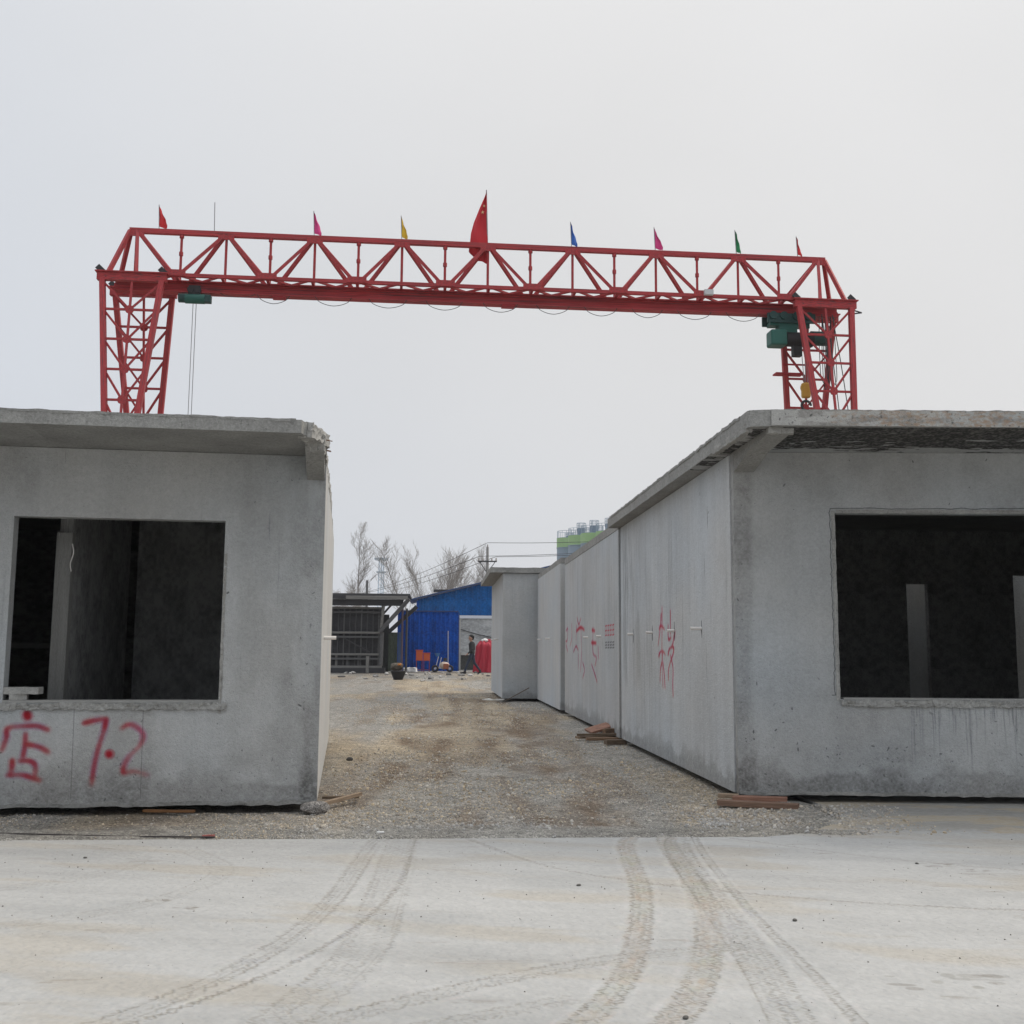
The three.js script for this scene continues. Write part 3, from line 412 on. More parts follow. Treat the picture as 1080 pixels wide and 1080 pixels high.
  part(pod, 'broken_edge', rockBox(0.20, 0.07, 0.05, 16, 6, 4, 0.010, 30, 2), M.broken, [0.09, 2.87, 1.0]);
  part(pod, 'broken_edge', rockBox(0.05, 0.06, 1.0, 4, 5, 60, 0.010, 22, 3), M.broken, [-0.135, 2.885, 0.45]);
  part(pod, 'edge_crust', rockBox(6.2, 0.018, 0.03, 300, 2, 2, 0.007, 13, 15), M.slab, [3.1, 2.996, 1.24], [0, -0.06, 0]);
  { const fm = concreteMat(6.2, 0.13, 260, { seed: 51, base: [0.40, 0.40, 0.385], mottle: 0.16, streak: 0.03, pits: 500, stain: (x, y) => 0.3 * sm(0.5, 0.66, fbm(x * 7 + 3, y * 20, 4)), paint: (ctx, X, Y, ppm) => { const r = rng(6); for (let k = 0; k < 900; k++) { const c = [0.9, 1.6, 2.35, 3.1][k % 4], x = c + (r() + r() - 1) * 0.5, y = 0.13 * r(); ctx.fillStyle = `rgba(150,122,98,${0.10 + 0.25 * r()})`; ctx.beginPath(); ctx.ellipse(X(x), Y(y), 2 + 5 * r(), 1 + 2 * r(), 0, 0, 7); ctx.fill(); } } });
    part(pod, 'fascia', wallGeo(0, 6.2, 0, 0.118, 0.006), fm, [0.0, 2.879, 1.082], [0, -0.06, 0]); }
  part(pod, 'edge_crust', rockBox(0.03, 0.024, 6.4, 2, 2, 300, 0.010, 13, 19), M.slab, [-0.15, 2.996, -2.4]);
  // mortar round the window
  const fr = new THREE.Group(); fr.name = 'window_surround'; fr.rotation.y = RK; pod.add(fr);
  part(fr, 'sill_mortar', rockBox(2.2, 0.05, 0.03, 210, 6, 3, 0.015, 30, 7), M.mortar, [1.95, 0.797, 0.003]);
  part(fr, 'sill_reveal', box(2.13, 0.016, 0.13), M.mortar, [1.93, 0.832, -0.06]);
  part(fr, 'jamb_mortar', rockBox(0.03, 1.56, 0.012, 3, 110, 2, 0.004, 22, 3), M.mortar, [0.822, 1.60, 0.0]);
  part(fr, 'head_mortar', rockBox(2.2, 0.03, 0.012, 150, 3, 2, 0.004, 22, 4), M.mortar, [1.95, 2.374, 0.0]);
  part(pod, 'base_lip', rockBox(6.0, 0.026, 0.02, 340, 4, 2, 0.012, 11, 9), M.slab, [3.0 * Math.cos(0.09), 0.075, 3.0 * Math.sin(0.09)], [0, RK, 0]);
  for (const z of stubs) pipeStub(pod, [0, 1.42, z + 8.9], [0, 0, Math.PI / 2], z === -10.09 ? 0.105 : 0.075);
  shade(pod);
}
// -- second module on the right: flush roof band
function sideModule(label, x, zNear, zFar, h, opts) {
  const L = zNear - zFar, pod = thing('concrete_module', label, 'room module', [x, 0, zNear], opts.ry || 0, 'precast concrete room modules');
  part(pod, 'side_wall', wallGeo(0, L - (opts.wing ? 0 : 0.125), 0.05, h, 0.12), opts.side, [0, 0, -L], [0, -Math.PI / 2, 0]);
  part(pod, 'side_wall', box(0.12, h - 0.06, L - 0.02), M.slab, [opts.w, h / 2 + 0.02, -L / 2]);
  part(pod, 'front_wall', wallGeo(0.002, opts.w + 0.06, 0.05, h - 0.002, 0.12, opts.hole ? [opts.hole] : []), opts.front, [opts.wing ? 0.121 : 0, 0, opts.wing ? -opts.wing : -0.002]);
  part(pod, 'back_wall', box(opts.w - 0.14, h - 0.06, 0.12), M.slab, [opts.w / 2, h / 2 + 0.02, -L + 0.06]);
  return { pod, L };
}
const frontDull = concreteMat(4.5, 3.1, 150, { seed: 22, base: [0.43, 0.442, 0.445], mottle: 0.14, streak: 0.06, pits: 200, drips: 30, stain: (x, y) => 0.3 * sm(0.45, 0.66, fbm(x * 4, y * 5, 4) + 0.35 * sm(0.3, 0.06, y)) * sm(0.4, 0.1, y) });
{
  const g2 = [[[-19.3, 1.8], [-19.06, 1.67], [-18.76, 1.77]], [[-19.37, 1.56], [-18.82, 1.61], [-18.31, 1.56]], [[-19.37, 1.67], [-19.43, 1.38]], [[-18.77, 1.6], [-18.71, 1.16], [-18.83, 0.85]], [[-19.81, 1.19], [-19.43, 1.29], [-19.12, 1.22]], [[-19.12, 1.16], [-19.13, 0.89]], [[-18.54, 1.02], [-18.32, 0.89], [-18.54, 0.75]], [[-17.41, 1.54], [-17.07, 1.52]], [[-17.47, 1.34], [-16.93, 1.33]], [[-17.26, 1.58], [-17.32, 1.28], [-17.27, 1.17], [-16.93, 1.1], [-17.08, 0.97]], [[-17.47, 1.0], [-17.08, 0.84], [-16.85, 0.73]], [[-16.74, 1.28], [-16.7, 1.09]], [[-20.98, 1.59], [-20.69, 1.62], [-20.76, 1.42], [-21.05, 1.39]], [[-20.98, 1.33], [-20.69, 1.19]], [[-20.07, 1.71], [-20.07, 1.45], [-20.34, 1.29]]].map((s) => s.map(([z, y]) => [z + 21.15, y]));
  const side = concreteMat(6.3, 3.0, 190, { seed: 27, base: [0.44, 0.452, 0.458], mottle: 0.09, streak: 0.11, pits: 150, drips: 190, dripLen: 1.1, dripDark: 2.2,
    stain: (x, y) => 0.35 * sm(0.45, 0.66, fbm(x * 4, y * 5, 4) + 0.35 * sm(0.28, 0.06, y)) * sm(0.4, 0.1, y),
    paint: (ctx, X, Y, ppm) => { spray(ctx, X, Y, ppm, g2, 0.04, '150,26,44', 0.6); spray(ctx, X, Y, ppm, g2.slice(1, 2).concat(g2.slice(7, 9)), 0.05, '190,20,40', 0.5); const r = rng(6);
      for (const [col, y0, y1, a] of [['178,34,50', 1.43, 1.57, 0.75], ['60,56,58', 1.25, 1.33, 0.6]]) for (let k = 0; k < 4; k++) { const x = 5.14 + k * 0.22; for (let q = 0; q < 5; q++) { ctx.strokeStyle = `rgba(${col},${a})`; ctx.lineWidth = 3.4; ctx.beginPath(); if (q < 3) { ctx.moveTo(X(x), Y(mix(y0, y1, q / 2))); ctx.lineTo(X(x + 0.16), Y(mix(y0, y1, q / 2) + 0.01)); } else { ctx.moveTo(X(x + 0.04 + 0.08 * (q - 3)), Y(y0)); ctx.lineTo(X(x + 0.04 + 0.08 * (q - 3)), Y(y1)); } ctx.stroke(); } } } });
  const { pod, L } = sideModule('second concrete module on the right with faded red drips and a small red stamp', 2.45, -14.78, -21.15, 2.87, { w: 6.6, side, front: frontDull, wing: 0.2 });
  { const rs = new THREE.Shape([[-0.005, -0.01], [2.3, -0.01], [2.3, 0.3], [6.7, 0.3], [6.7, L], [-0.005, L]].map((p) => new THREE.Vector2(p[0], p[1]))); const rg = new THREE.ExtrudeGeometry(rs, { depth: 0.12, bevelEnabled: false }); rg.rotateX(-Math.PI / 2); part(pod, 'roof_slab', rg, M.slab, [0, 2.874, 0]); }
  for (const z of [-17.89, -16.42]) pipeStub(pod, [0, 1.43, z + 14.78], [0, 0, Math.PI / 2], 0.075);
  shade(pod);
}
{
  const side = concreteMat(5.2, 3.1, 150, { seed: 33, base: [0.48, 0.495, 0.50], mottle: 0.07, streak: 0.07, drips: 60, pits: 60 });
  const { pod, L } = sideModule('pale third concrete module on the right between a dark slot and the projecting module', 2.42, -21.65, -26.7, 2.95, { w: 3.5, side, front: frontDull });
  part(pod, 'roof_slab', rough(new THREE.BoxGeometry(3.7, 0.11, L + 0.02, 20, 2, 40), 0.006, 9, 6), M.slab, [1.855, 3.008, -L / 2]);
  for (const z of [-25.7, -23.75]) pipeStub(pod, [0, 1.47, z + 21.65], [0, 0, Math.PI / 2], 0.10);
  shade(pod);
}
{
  const side = concreteMat(5.8, 3.2, 120, { seed: 37, base: [0.47, 0.485, 0.49], mottle: 0.08, streak: 0.07, drips: 40 });
  const { pod, L } = sideModule('farthest concrete module standing out into the lane with a roof overhanging its side', 1.58, -26.9, -32.6, 3.11, { w: 3.6, side, front: frontDull });
  part(pod, 'roof_slab', rough(new THREE.BoxGeometry(4.3, 0.13, L + 0.1, 40, 2, 40), 0.008, 8, 8), M.slab, [1.82, 3.18, -L / 2 + 0.02]);
  for (const z of [-29.0, -31.0]) pipeStub(pod, [0, 1.5, z + 26.9], [0, 0, Math.PI / 2], 0.10);
  shade(pod);
}
// ---------------------------------------------------------------- gantry crane
const CR = { x: 1.18, z: -28.3, a: 0.032 };
const craneLocal = (x, y, z) => V(x, y, z).applyAxisAngle(V(0, 1, 0), CR.a).add(V(CR.x, 0, CR.z));
{
  const crane = thing('gantry_crane', 'red steel truss gantry crane spanning high above the concrete modules', 'gantry crane', [CR.x, 0, CR.z], CR.a);
  const paint = dataTex(256, 256, (i, j, o) => { const x = i / 256, y = j / 256, v = 0.84 + 0.3 * (vn(x * 16, y * 16) - 0.5) + 0.22 * (vn(x * 64, y * 64) - 0.5), k = sm(0.62, 0.8, fbm(x * 8 + 3, y * 8, 3)); o[0] = 255 * v * (1 - 0.4 * k); o[1] = o[2] = 250 * v; }); M.red.map = paint;
  const yT = 12.05, yL = 10.72, zL = 0.5;
  part(crane, 'top_chord', box(18.8, 0.13, 0.13, 0, yT, 0), M.red);
  for (const s of [1, -1]) part(crane, 'lower_chord', box(19.7, 0.09, 0.09, 0, yL, s * zL), M.red);
  // main I-beam (web + two flanges)
  part(crane, 'runway_beam', merge([box(19.4, 0.30, 0.05, 0, 10.56, 0), box(19.4, 0.03, 0.30, 0, 10.715 - 0.02, 0), box(19.4, 0.035, 0.30, 0, 10.415, 0)]), M.red);
  const tops = []; for (let k = 0; k < 9; k++) tops.push(-9.22 + k * 18.44 / 8);
  for (let k = 0; k < 9; k++) {
    part(crane, 'gusset_plate', box(0.42, 0.14, 0.02, tops[k], yT - 0.10, 0.07), M.red);
    part(crane, 'vertical', tube(V(tops[k], yT, 0), V(tops[k], 10.7, 0), 0.035), M.red);
    part(crane, 'cross_tie', box(0.07, 0.07, 1.0, tops[k], 10.72, 0), M.red);
    if (k < 8) { const mx = (tops[k] + tops[k + 1]) / 2;
      const lv = part(crane, 'vertical', tube(V(mx, yT, 0), V(mx, 10.7, 0), 0.035), M.red);
      part(lv, 'collar', tube(V(mx, 11.42, 0), V(mx, 11.52, 0), 0.055), M.red); part(lv, 'collar', tube(V(mx, 11.9, 0), V(mx, 12.0, 0), 0.06), M.red);
      part(crane, 'cross_tie', box(0.07, 0.07, 1.0, mx, 10.72, 0), M.red);
      for (const s of [1, -1]) {
        part(crane, 'diagonal', bar(V(tops[k] + 0.05, yT - 0.03, s * 0.03), V(mx - 0.06, yL, s * zL), 0.085), M.red);
        part(crane, 'diagonal', bar(V(tops[k + 1] - 0.05, yT - 0.03, s * 0.03), V(mx + 0.06, yL, s * zL), 0.085), M.red);
        part(crane, 'gusset_plate', box(0.5, 0.16, 0.02, mx, yL + 0.05, s * (zL + 0.06)), M.red);
        part(crane, 'lateral_brace', bar(V(tops[k], yL + 0.01, s * zL), V(mx, yL + 0.01, -s * zL), 0.05), M.red);
        part(crane, 'lateral_brace', bar(V(mx, yL + 0.01, -s * zL), V(tops[k + 1], yL + 0.01, s * zL), 0.05), M.red);
      } }
  }
  for (const e of [-1, 1]) for (const s of [1, -1]) part(crane, 'end_post', bar(V(e * 9.38, yT - 0.01, s * 0.03), V(e * 9.75, yL, s * zL), 0.1), M.red);
  for (const e of [-1, 1]) part(crane, 'end_post', bar(V(e * 9.2, yT, 0.02), V(e * 9.05, yL, zL), 0.08), M.red);
  for (const e of [-1, 1]) for (const s of [1, -1]) {
    const leg = new THREE.Group(); leg.name = 'leg_frame'; crane.add(leg);
    const zAt = (y) => s * mix(0.62, 2.2, (10.6 - y) / 10.3), taper = (y) => 10.5 - Math.max(y, 6), outer = (y) => e * (9.85 - (e < 0 ? 0.105 : 0.07) * taper(y)), inner = (y) => e * (8.38 + 0.085 * taper(y));
    const yTop = 10.5, yBot = 0.45;
    part(leg, 'saddle_beam', box(1.72, 0.20, 0.16, e * 9.12, 10.57, s * 0.62), M.red);
    part(leg, 'saddle_flange', box(1.8, 0.03, 0.26, e * 9.12, 10.685, s * 0.62), M.red);
    part(leg, 'post', bar(V(outer(yTop), yTop, zAt(yTop)), V(outer(6), 6, zAt(6)), 0.135), M.red);
    part(leg, 'post', bar(V(outer(6), 6, zAt(6)), V(outer(yBot), yBot, zAt(yBot)), 0.15), M.red);
    part(leg, 'post', bar(V(inner(6), 6, zAt(6)), V(inner(yBot), yBot, zAt(yBot)), 0.15), M.red);
    part(leg, 'post', bar(V(inner(yTop), yTop, zAt(yTop)), V(inner(6), 6, zAt(6)), 0.135), M.red);
    const mid = (y) => (outer(y) + inner(y)) / 2; let prev = 10.45; const lv = [];
    for (let y = 9.68; y > 1; y -= 0.805) lv.push(y);
    for (const y of lv) {
      part(leg, 'crossbar', bar(V(outer(y), y, zAt(y)), V(inner(y), y, zAt(y)), 0.055), M.red);
      part(leg, 'brace', bar(V(outer(prev), prev, zAt(prev)), V(mid(y), y, zAt(y)), 0.05), M.red);
      part(leg, 'brace', bar(V(inner(prev), prev, zAt(prev)), V(mid(y), y, zAt(y)), 0.05), M.red);
      part(leg, 'center_bar', bar(V(mid(prev), prev, zAt(prev)), V(mid(y), y, zAt(y)), 0.055), M.red);
      const gp = new THREE.CylinderGeometry(0.115, 0.115, 0.03, 8).rotateX(Math.PI / 2); part(leg, 'gusset_plate', gp, M.red, [mid(y), y, zAt(y) + s * 0.02]);
      prev = y;
    }
    part(leg, 'wheel_truck', box(1.1, 0.42, 0.4, e * 9.05, 0.25, s * 2.2), M.red);
    // end stops above the saddle
    for (const q of [8.35, 9.9]) part(leg, 'bracket_plate', bar(V(e * q - 0.1, 10.84, s * 0.62), V(e * q + 0.05, 10.70, s * 0.62), 0.03, 0.14), M.dark);
  }
  for (const e of [-1, 1]) part(crane, 'ground_beam', box(0.3, 0.35, 4.0, e * 9.05, 0.62, 0), M.red);
  // walkway bracket and hanging supply cables at the right leg
  part(crane, 'platform', merge([box(0.8, 0.04, 0.3, 8.6, 9.0, -0.9), box(0.7, 0.04, 0.05, 8.75, 9.25, -0.75)]), M.redDark);
  const rc = rng(9); for (let k = 0; k < 7; k++) { const x = 9.15 + 0.08 * k + 0.02 * rc(), dz = -0.15 + 0.3 * rc(), low = 8.6 - 0.4 * rc(); const c = new THREE.CatmullRomCurve3([V(x, 10.4, dz), V(x - 0.02, 9.4, dz), V(x + 0.04, low, dz), V(x + 0.09, low, dz), V(x + 0.10, 9.5, dz), V(x + 0.08, 10.4, dz)]); if (k < 5) part(crane, 'hanging_cable', new THREE.TubeGeometry(c, 24, 0.011, 5), M.cable); }
  for (const [x, x2] of [[9.15, 9.3], [9.3, 9.4], [9.45, 9.7]]) part(crane, 'hanging_cable', new THREE.TubeGeometry(new THREE.CatmullRomCurve3([V(x, 10.4, 0.3), V((x + x2) / 2, 8.6, 0.6), V(x2, 5, 1.2)]), 16, 0.013, 5), M.cable);
  part(crane, 'lamp_bracket', merge([tube(V(9.9, 10.5, 0.5), V(10.2, 10.42, 0.5), 0.02), tube(V(10.2, 10.42, 0.5), V(9.95, 10.38, 0.5), 0.02)]), M.dark);
  part(crane, 'junction_box', box(0.24, 0.14, 0.12, 5.9, 10.78, 0.62), std(0.55, 0.56, 0.57, 0.6));
  for (const x of [-5.5, 0.55]) part(crane, 'splice_plate', box(0.34, 0.05, 0.26, x, 10.38, 0), M.redDark);
  // festoon cable loops under the beam
  let xs = -6.9; const loops = [[-7.0, -6.1], [-6.05, -5.2], [-4.55, -3.6], [-3.15, -2.15], [-1.65, -0.68], [-0.13, 0.8], [1.3, 2.2], [2.6, 3.5], [3.9, 4.75], [5.15, 6.1], [6.5, 7.45]];
  for (const [a, b] of loops) { const sag = a < -6.5 ? 0.1 : 0.24; part(crane, 'festoon_cable', new THREE.TubeGeometry(new THREE.CatmullRomCurve3([V(a, 10.40, 0.17), V(a + 0.1, 10.40 - sag * 0.55, 0.17), V((a + b) / 2, 10.40 - sag, 0.17), V(b - 0.1, 10.40 - sag * 0.55, 0.17), V(b, 10.40, 0.17)]), 24, 0.009, 5), M.cable); }
  part(crane, 'lightning_rod', tube(V(-7.24, 12.1, 0), V(-7.26, 12.92, 0), 0.011, 6), M.steel);
  shade(crane);
}
// small hoist at the left end and its ropes
{
  const p = craneLocal(-7.65, 10.25, 0), h = thing('electric_hoist', 'small green electric hoist with thin ropes near the left crane leg', 'hoist', [p.x, p.y, p.z], CR.a, 'hoists on the gantry crane');
  part(h, 'drum', new THREE.CylinderGeometry(0.13, 0.13, 0.5, 18).rotateZ(Math.PI / 2), M.green, [0.02, -0.02, 0.12]);
  part(h, 'motor', new THREE.CylinderGeometry(0.12, 0.12, 0.24, 16).rotateZ(Math.PI / 2), M.greenDark, [-0.28, -0.01, 0.12]);
  part(h, 'control_box', rbox(0.18, 0.2, 0.2, 0.02, 2), M.greenDark, [0.34, -0.02, 0.12]);
  part(h, 'trolley', merge([box(0.3, 0.28, 0.05, 0, 0.18, 0.17), box(0.3, 0.28, 0.05, 0, 0.18, -0.17), tube(V(-0.1, 0.2, 0.15), V(-0.1, 0.2, 0.23), 0.08, 12), tube(V(0.1, 0.2, 0.15), V(0.1, 0.2, 0.23), 0.08, 12)]), M.dark);
  for (const x of [-0.03, 0.05]) part(h, 'rope', tube(V(x, -0.1, 0.12), V(x, -7.2, 0.12), 0.009, 5), M.steel);
  part(h, 'hook_block', rbox(0.2, 0.34, 0.14, 0.03, 2), M.yellow, [0.01, -7.3, 0.12]);
}
{
  const p = craneLocal(8.2, 10.2, 0), h = thing('electric_hoist', 'large green hoist trolley with yellow hook block inside the right crane leg', 'hoist', [p.x, p.y, p.z], CR.a, 'hoists on the gantry crane');
  part(h, 'trolley', merge([box(1.35, 0.26, 0.06, 0.12, 0.08, 0.22), box(1.35, 0.26, 0.06, 0.12, 0.08, -0.22), ...[-0.4, -0.1, 0.25, 0.6].flatMap((x) => [tube(V(x, 0.14, 0.2), V(x, 0.14, 0.3), 0.11, 14)])]), M.greenDark);
  part(h, 'frame', merge([box(0.5, 0.42, 0.34, 0.05, -0.2, 0), box(1.1, 0.1, 0.3, 0.1, -0.06, 0)]), M.green);
  part(h, 'gearbox', rbox(0.46, 0.44, 0.46, 0.06, 2), M.green, [-0.26, -0.48, 0.1]);
  part(h, 'drum', new THREE.CylinderGeometry(0.2, 0.2, 0.75, 20).rotateZ(Math.PI / 2), M.black, [0.36, -0.48, 0.1]);
  part(h, 'motor', new THREE.CylinderGeometry(0.2, 0.2, 0.5, 18).rotateZ(Math.PI / 2), M.greenDark, [0.98, -0.4, 0.0]);
  part(h, 'rope_guide', box(0.24, 0.3, 0.2), M.black, [0.3, -0.8, 0.08]);
  for (const [x, x2] of [[0.42, 0.48], [0.52, 0.52], [0.60, 0.58]]) part(h, 'rope', tube(V(x, -0.66, 0.1), V(x2, -1.66, 0.1), 0.011, 5), M.steel);
  const hb = part(h, 'hook_block', merge([rbox(0.24, 0.42, 0.16, 0.05, 2), new THREE.CylinderGeometry(0.14, 0.14, 0.1, 18).rotateX(Math.PI / 2).translate(0, 0.08, 0)].map((g) => g.toNonIndexed ? (g.index ? g.toNonIndexed() : g) : g)), M.yellow, [0.52, -1.9, 0.1]);
  part(hb, 'hook', new THREE.TorusGeometry(0.13, 0.035, 8, 20, 4.4), M.dark, [0, -0.42, 0]);
}
// flags on the top chord
const flagCols = { red: [0.55, 0.02, 0.025], pink: [0.62, 0.05, 0.22], yellow: [0.66, 0.42, 0.03], blue: [0.03, 0.12, 0.45], green: [0.02, 0.22, 0.08] };
function pennant(x, colour, label, h, wid, lean = 0) {
  const p = craneLocal(x, 12.11, 0), f = thing('pennant_flag', label, 'flag', [p.x, p.y, p.z], CR.a, 'flags along the crane top');
  part(f, 'pole', tube(V(0, 0, 0), V(-0.03, h, 0), 0.011, 6), M.steel);
  // limp cloth: hangs from the pole, folds and falls to one side
  const n = 8, m = 14, P = [], I = []; const r = 1 + Math.abs(lean) * 3;
  for (let j = 0; j <= m; j++) for (let i = 0; i <= n; i++) { const t = j / m, s = i / n, w = wid * Math.pow(t, 0.9) * (t > 0.85 ? 1 - (t - 0.85) * 1.6 : 1); P.push(-0.028 * (1 - t) + s * w + 0.01 * Math.sin(j), h - 0.02 - t * (h - 0.06) * (0.95 + 0.05 * s) - s * 0.02, 0.035 * Math.sin(s * 7 + t * 3 + x) * s + 0.01 * Math.sin(t * 9)); }
  for (let j = 0; j < m; j++) for (let i = 0; i < n; i++) { const a = j * (n + 1) + i; I.push(a, a + n + 1, a + 1, a + 1, a + n + 1, a + n + 2); }
  const g = new THREE.BufferGeometry(); g.setAttribute('position', new THREE.Float32BufferAttribute(P, 3)); g.setIndex(I); g.computeVertexNormals();
  part(f, 'cloth', g, std(...flagCols[colour], 0.85, { side: THREE.DoubleSide })); return f;
}
pennant(-8.66, 'red', 'small red pennant leftmost on the crane top chord', 0.68, 0.26);
pennant(-4.64, 'pink', 'small pink pennant on the crane between the red one and the yellow one', 0.7, 0.23);
pennant(-2.32, 'yellow', 'small yellow pennant on top of the crane', 0.68, 0.19);
pennant(2.28, 'blue', 'small blue pennant on top of the crane', 0.72, 0.2);
pennant(4.6, 'pink', 'small pink pennant on the crane between the blue one and the green one', 0.68, 0.25);
pennant(6.88, 'green', 'small green pennant on top of the crane', 0.70, 0.17);
pennant(8.63, 'red', 'small red pennant rightmost on the crane top chord', 0.6, 0.16);
{
  const p = craneLocal(0.0, 12.0, -0.12), f = thing('national_flag', 'large red flag with yellow stars drooping at the middle of the crane', 'flag', [p.x, p.y, p.z], CR.a, 'flags along the crane top');
  part(f, 'pole', tube(V(0, 0, 0), V(-0.05, 1.68, 0), 0.016, 6), M.steel);
  const prof = [[0, 0.0], [0.08, 0.05], [0.25, 0.2], [0.45, 0.36], [0.62, 0.45], [0.8, 0.49], [0.9, 0.52], [1, 0.32]], w = (t) => { for (let i = 1; i < prof.length; i++) if (t <= prof[i][0]) return mix(prof[i - 1][1], prof[i][1], (t - prof[i - 1][0]) / (prof[i][0] - prof[i - 1][0])); return 0.2; };
  const n = 14, m = 36, P = [], I = [], top = 1.64, fall = 2.05;
  const at = (s, t) => V(-0.05 * (1 - Math.min(1, t * 1.3)) - s * w(t), top - t * fall + 0.12 * s * t, 0.05 * Math.sin(s * 9 + t * 4) * (0.2 + s) + 0.02 * Math.sin(t * 11));
  for (let j = 0; j <= m; j++) for (let i = 0; i <= n; i++) { const v = at(i / n, j / m); P.push(v.x, v.y, v.z); }
  for (let j = 0; j < m; j++) for (let i = 0; i < n; i++) { const a = j * (n + 1) + i; I.push(a, a + 1, a + n + 1, a + 1, a + n + 2, a + n + 1); }
  const g = new THREE.BufferGeometry(); g.setAttribute('position', new THREE.Float32BufferAttribute(P, 3)); g.setIndex(I); g.computeVertexNormals();
  const cl = part(f, 'cloth', g, std(0.50, 0.015, 0.025, 0.8, { side: THREE.DoubleSide }));
  const star = (s, t, R) => { const sh = new THREE.Shape(); for (let k = 0; k < 10; k++) { const a = Math.PI / 2 + k * Math.PI / 5, q = k % 2 ? R * 0.4 : R; k ? sh.lineTo(q * Math.cos(a), q * Math.sin(a)) : sh.moveTo(q * Math.cos(a), q * Math.sin(a)); } const v = at(s, t); part(cl, 'star', new THREE.ExtrudeGeometry(sh, { depth: 0.006, bevelEnabled: false }), std(0.75, 0.5, 0.28, 0.8), [v.x, v.y, v.z + 0.025]); };
  star(0.45, 0.21, 0.045); star(0.5, 0.30, 0.055);
}

// ---------------------------------------------------------------- loose timber and bits by the modules
function plank(l, h, w, mat, seed) { return [rough(new THREE.BoxGeometry(l, h, w, Math.max(4, Math.round(l * 14)), 2, 3), 0.0035, 9, seed, 'keep'), mat]; }
function timber(label, l, h, w, mat, pos, rot, seed) { const [g, m] = plank(l, h, w, mat, seed); return single('timber_plank', g, m, label, 'plank', pos, rot, 'loose timber on the ground'); }
timber('long brown timber lying lowest under the near corner of the right module', 0.62, 0.04, 0.10, redWood[1], [2.52, 0.02, -8.62], [0, -0.42, 0], 1);
timber('reddish board resting on the long timber under the right module corner', 0.42, 0.03, 0.10, redWood[0], [2.56, 0.055, -8.70], [0, -0.38, 0.02], 2);
timber('short pale block poking out at the left end under the right module corner', 0.16, 0.03, 0.07, wood[2], [2.35, 0.055, -8.86], [0, -0.3, 0], 3);
[['flat pale board at the left of the timber heap by the second module', 0.62, 0.03, 0.12, wood[2], [2.22, 0.03, -15.3], [0, 0.35, 0.02]],
 ['dark edged board at the front of the timber heap by the second module', 0.5, 0.035, 0.1, wood[0], [2.27, 0.025, -14.95], [0, 0.05, 0.0]],
 ['pinkish square board leaning on the timber heap by the second module', 0.34, 0.03, 0.3, redWood[0], [2.30, 0.12, -15.65], [0.1, 0.2, 0.25]],
 ['short offcut standing on the timber heap by the second module', 0.2, 0.09, 0.06, wood[1], [2.38, 0.10, -15.2], [0, 0.6, 0]],
 ['long brown batten lying across the timber heap by the second module', 0.56, 0.03, 0.06, wood[3], [2.2, 0.07, -15.12], [0, -0.2, 0.03]],
 ['dark offcut right of the timber heap tucked against the near module corner', 0.28, 0.06, 0.1, wood[3], [2.33, 0.03, -14.4], [0, 0.3, 0]],
].forEach((a, i) => timber(a[0], a[1], a[2], a[3], a[4], a[5], a[6], 10 + i));
timber('thin orange wood strip lying along the foot of the left module', 0.38, 0.016, 0.035, std(0.5, 0.25, 0.1, 0.9, { map: woodTex }), [-1.95, 0.018, -8.36], [0, -0.08, 0], 21);
timber('pale batten sticking out from the right corner of the left module', 0.56, 0.025, 0.04, wood[2], [-0.74, 0.03, -8.93], [0, 1.12, 0.02], 22);
timber('dark weathered batten behind the pale one by the left module', 0.3, 0.02, 0.05, wood[3], [-0.78, 0.0, -9.25], [0, 0.15, 0.0], 23);
single('concrete_lump', rough(new THREE.IcosahedronGeometry(0.09, 2).scale(1.25, 0.55, 0.9), 0.018, 14, 3), std(0.55, 0.53, 0.52, 1, { map: gritMap }), 'pale lump of hardened concrete at the right foot of the left module', 'rubble', [-0.90, 0.03, -8.42]);
{ const g = new THREE.TubeGeometry(new THREE.CatmullRomCurve3([V(-3.2, 0.004, -7.52), V(-2.68, 0.008, -7.44), V(-2.0, 0.002, -7.36), V(-1.75, 0.008, -7.31), V(-1.4, 0.012, -7.25)]), 50, 0.0045, 6); single('reinforcing_bar', g, std(0.05, 0.042, 0.04, 0.8), 'dark steel bar lying in the gravel along the edge of the concrete yard', 'steel bar'); }
single('cloth_scrap', rough(new THREE.BoxGeometry(0.08, 0.008, 0.03, 10, 2, 5), 0.006, 20, 7), std(0.25, 0.07, 0.06, 0.9), 'small dark red scrap at the end of the steel bar by the yard edge', 'scrap', [-1.45, 0.012, -7.3], [0, 0.2, 0]);
[[0.74, -5.77, 0.010, 'small dark stone left of the brown tyre tracks on the yard'], [1.62, -5.0, 0.011, 'small dark stone right of the brown tyre tracks on the yard'], [2.76, -6.29, 0.009, 'tiny dark stone far right on the pale yard'], [-2.0, -6.6, 0.009, 'tiny dark stone at the left rear of the pale yard'], [0.83, -3.72, 0.010, 'small dark stone between the tyre tracks at the bottom edge']].forEach(([x, z, s, l], i) => single('stone', rough(new THREE.IcosahedronGeometry(s, 1).scale(1.3, 0.6, 1), s * 0.2, 40, i), std(0.1, 0.095, 0.085, 1), l, 'stone', [x, 0.004 + s * 0.4, z], [0, i, 0], 'loose stones on the yard'));
single('plastic_chip', rough(new THREE.BoxGeometry(0.045, 0.008, 0.02, 5, 1, 3), 0.004, 30, 1), std(0.75, 0.74, 0.72, 0.7), 'white chip lying on the gravel just behind the yard edge', 'scrap', [-0.36, 0.012, -7.42], [0, 0.3, 0]);
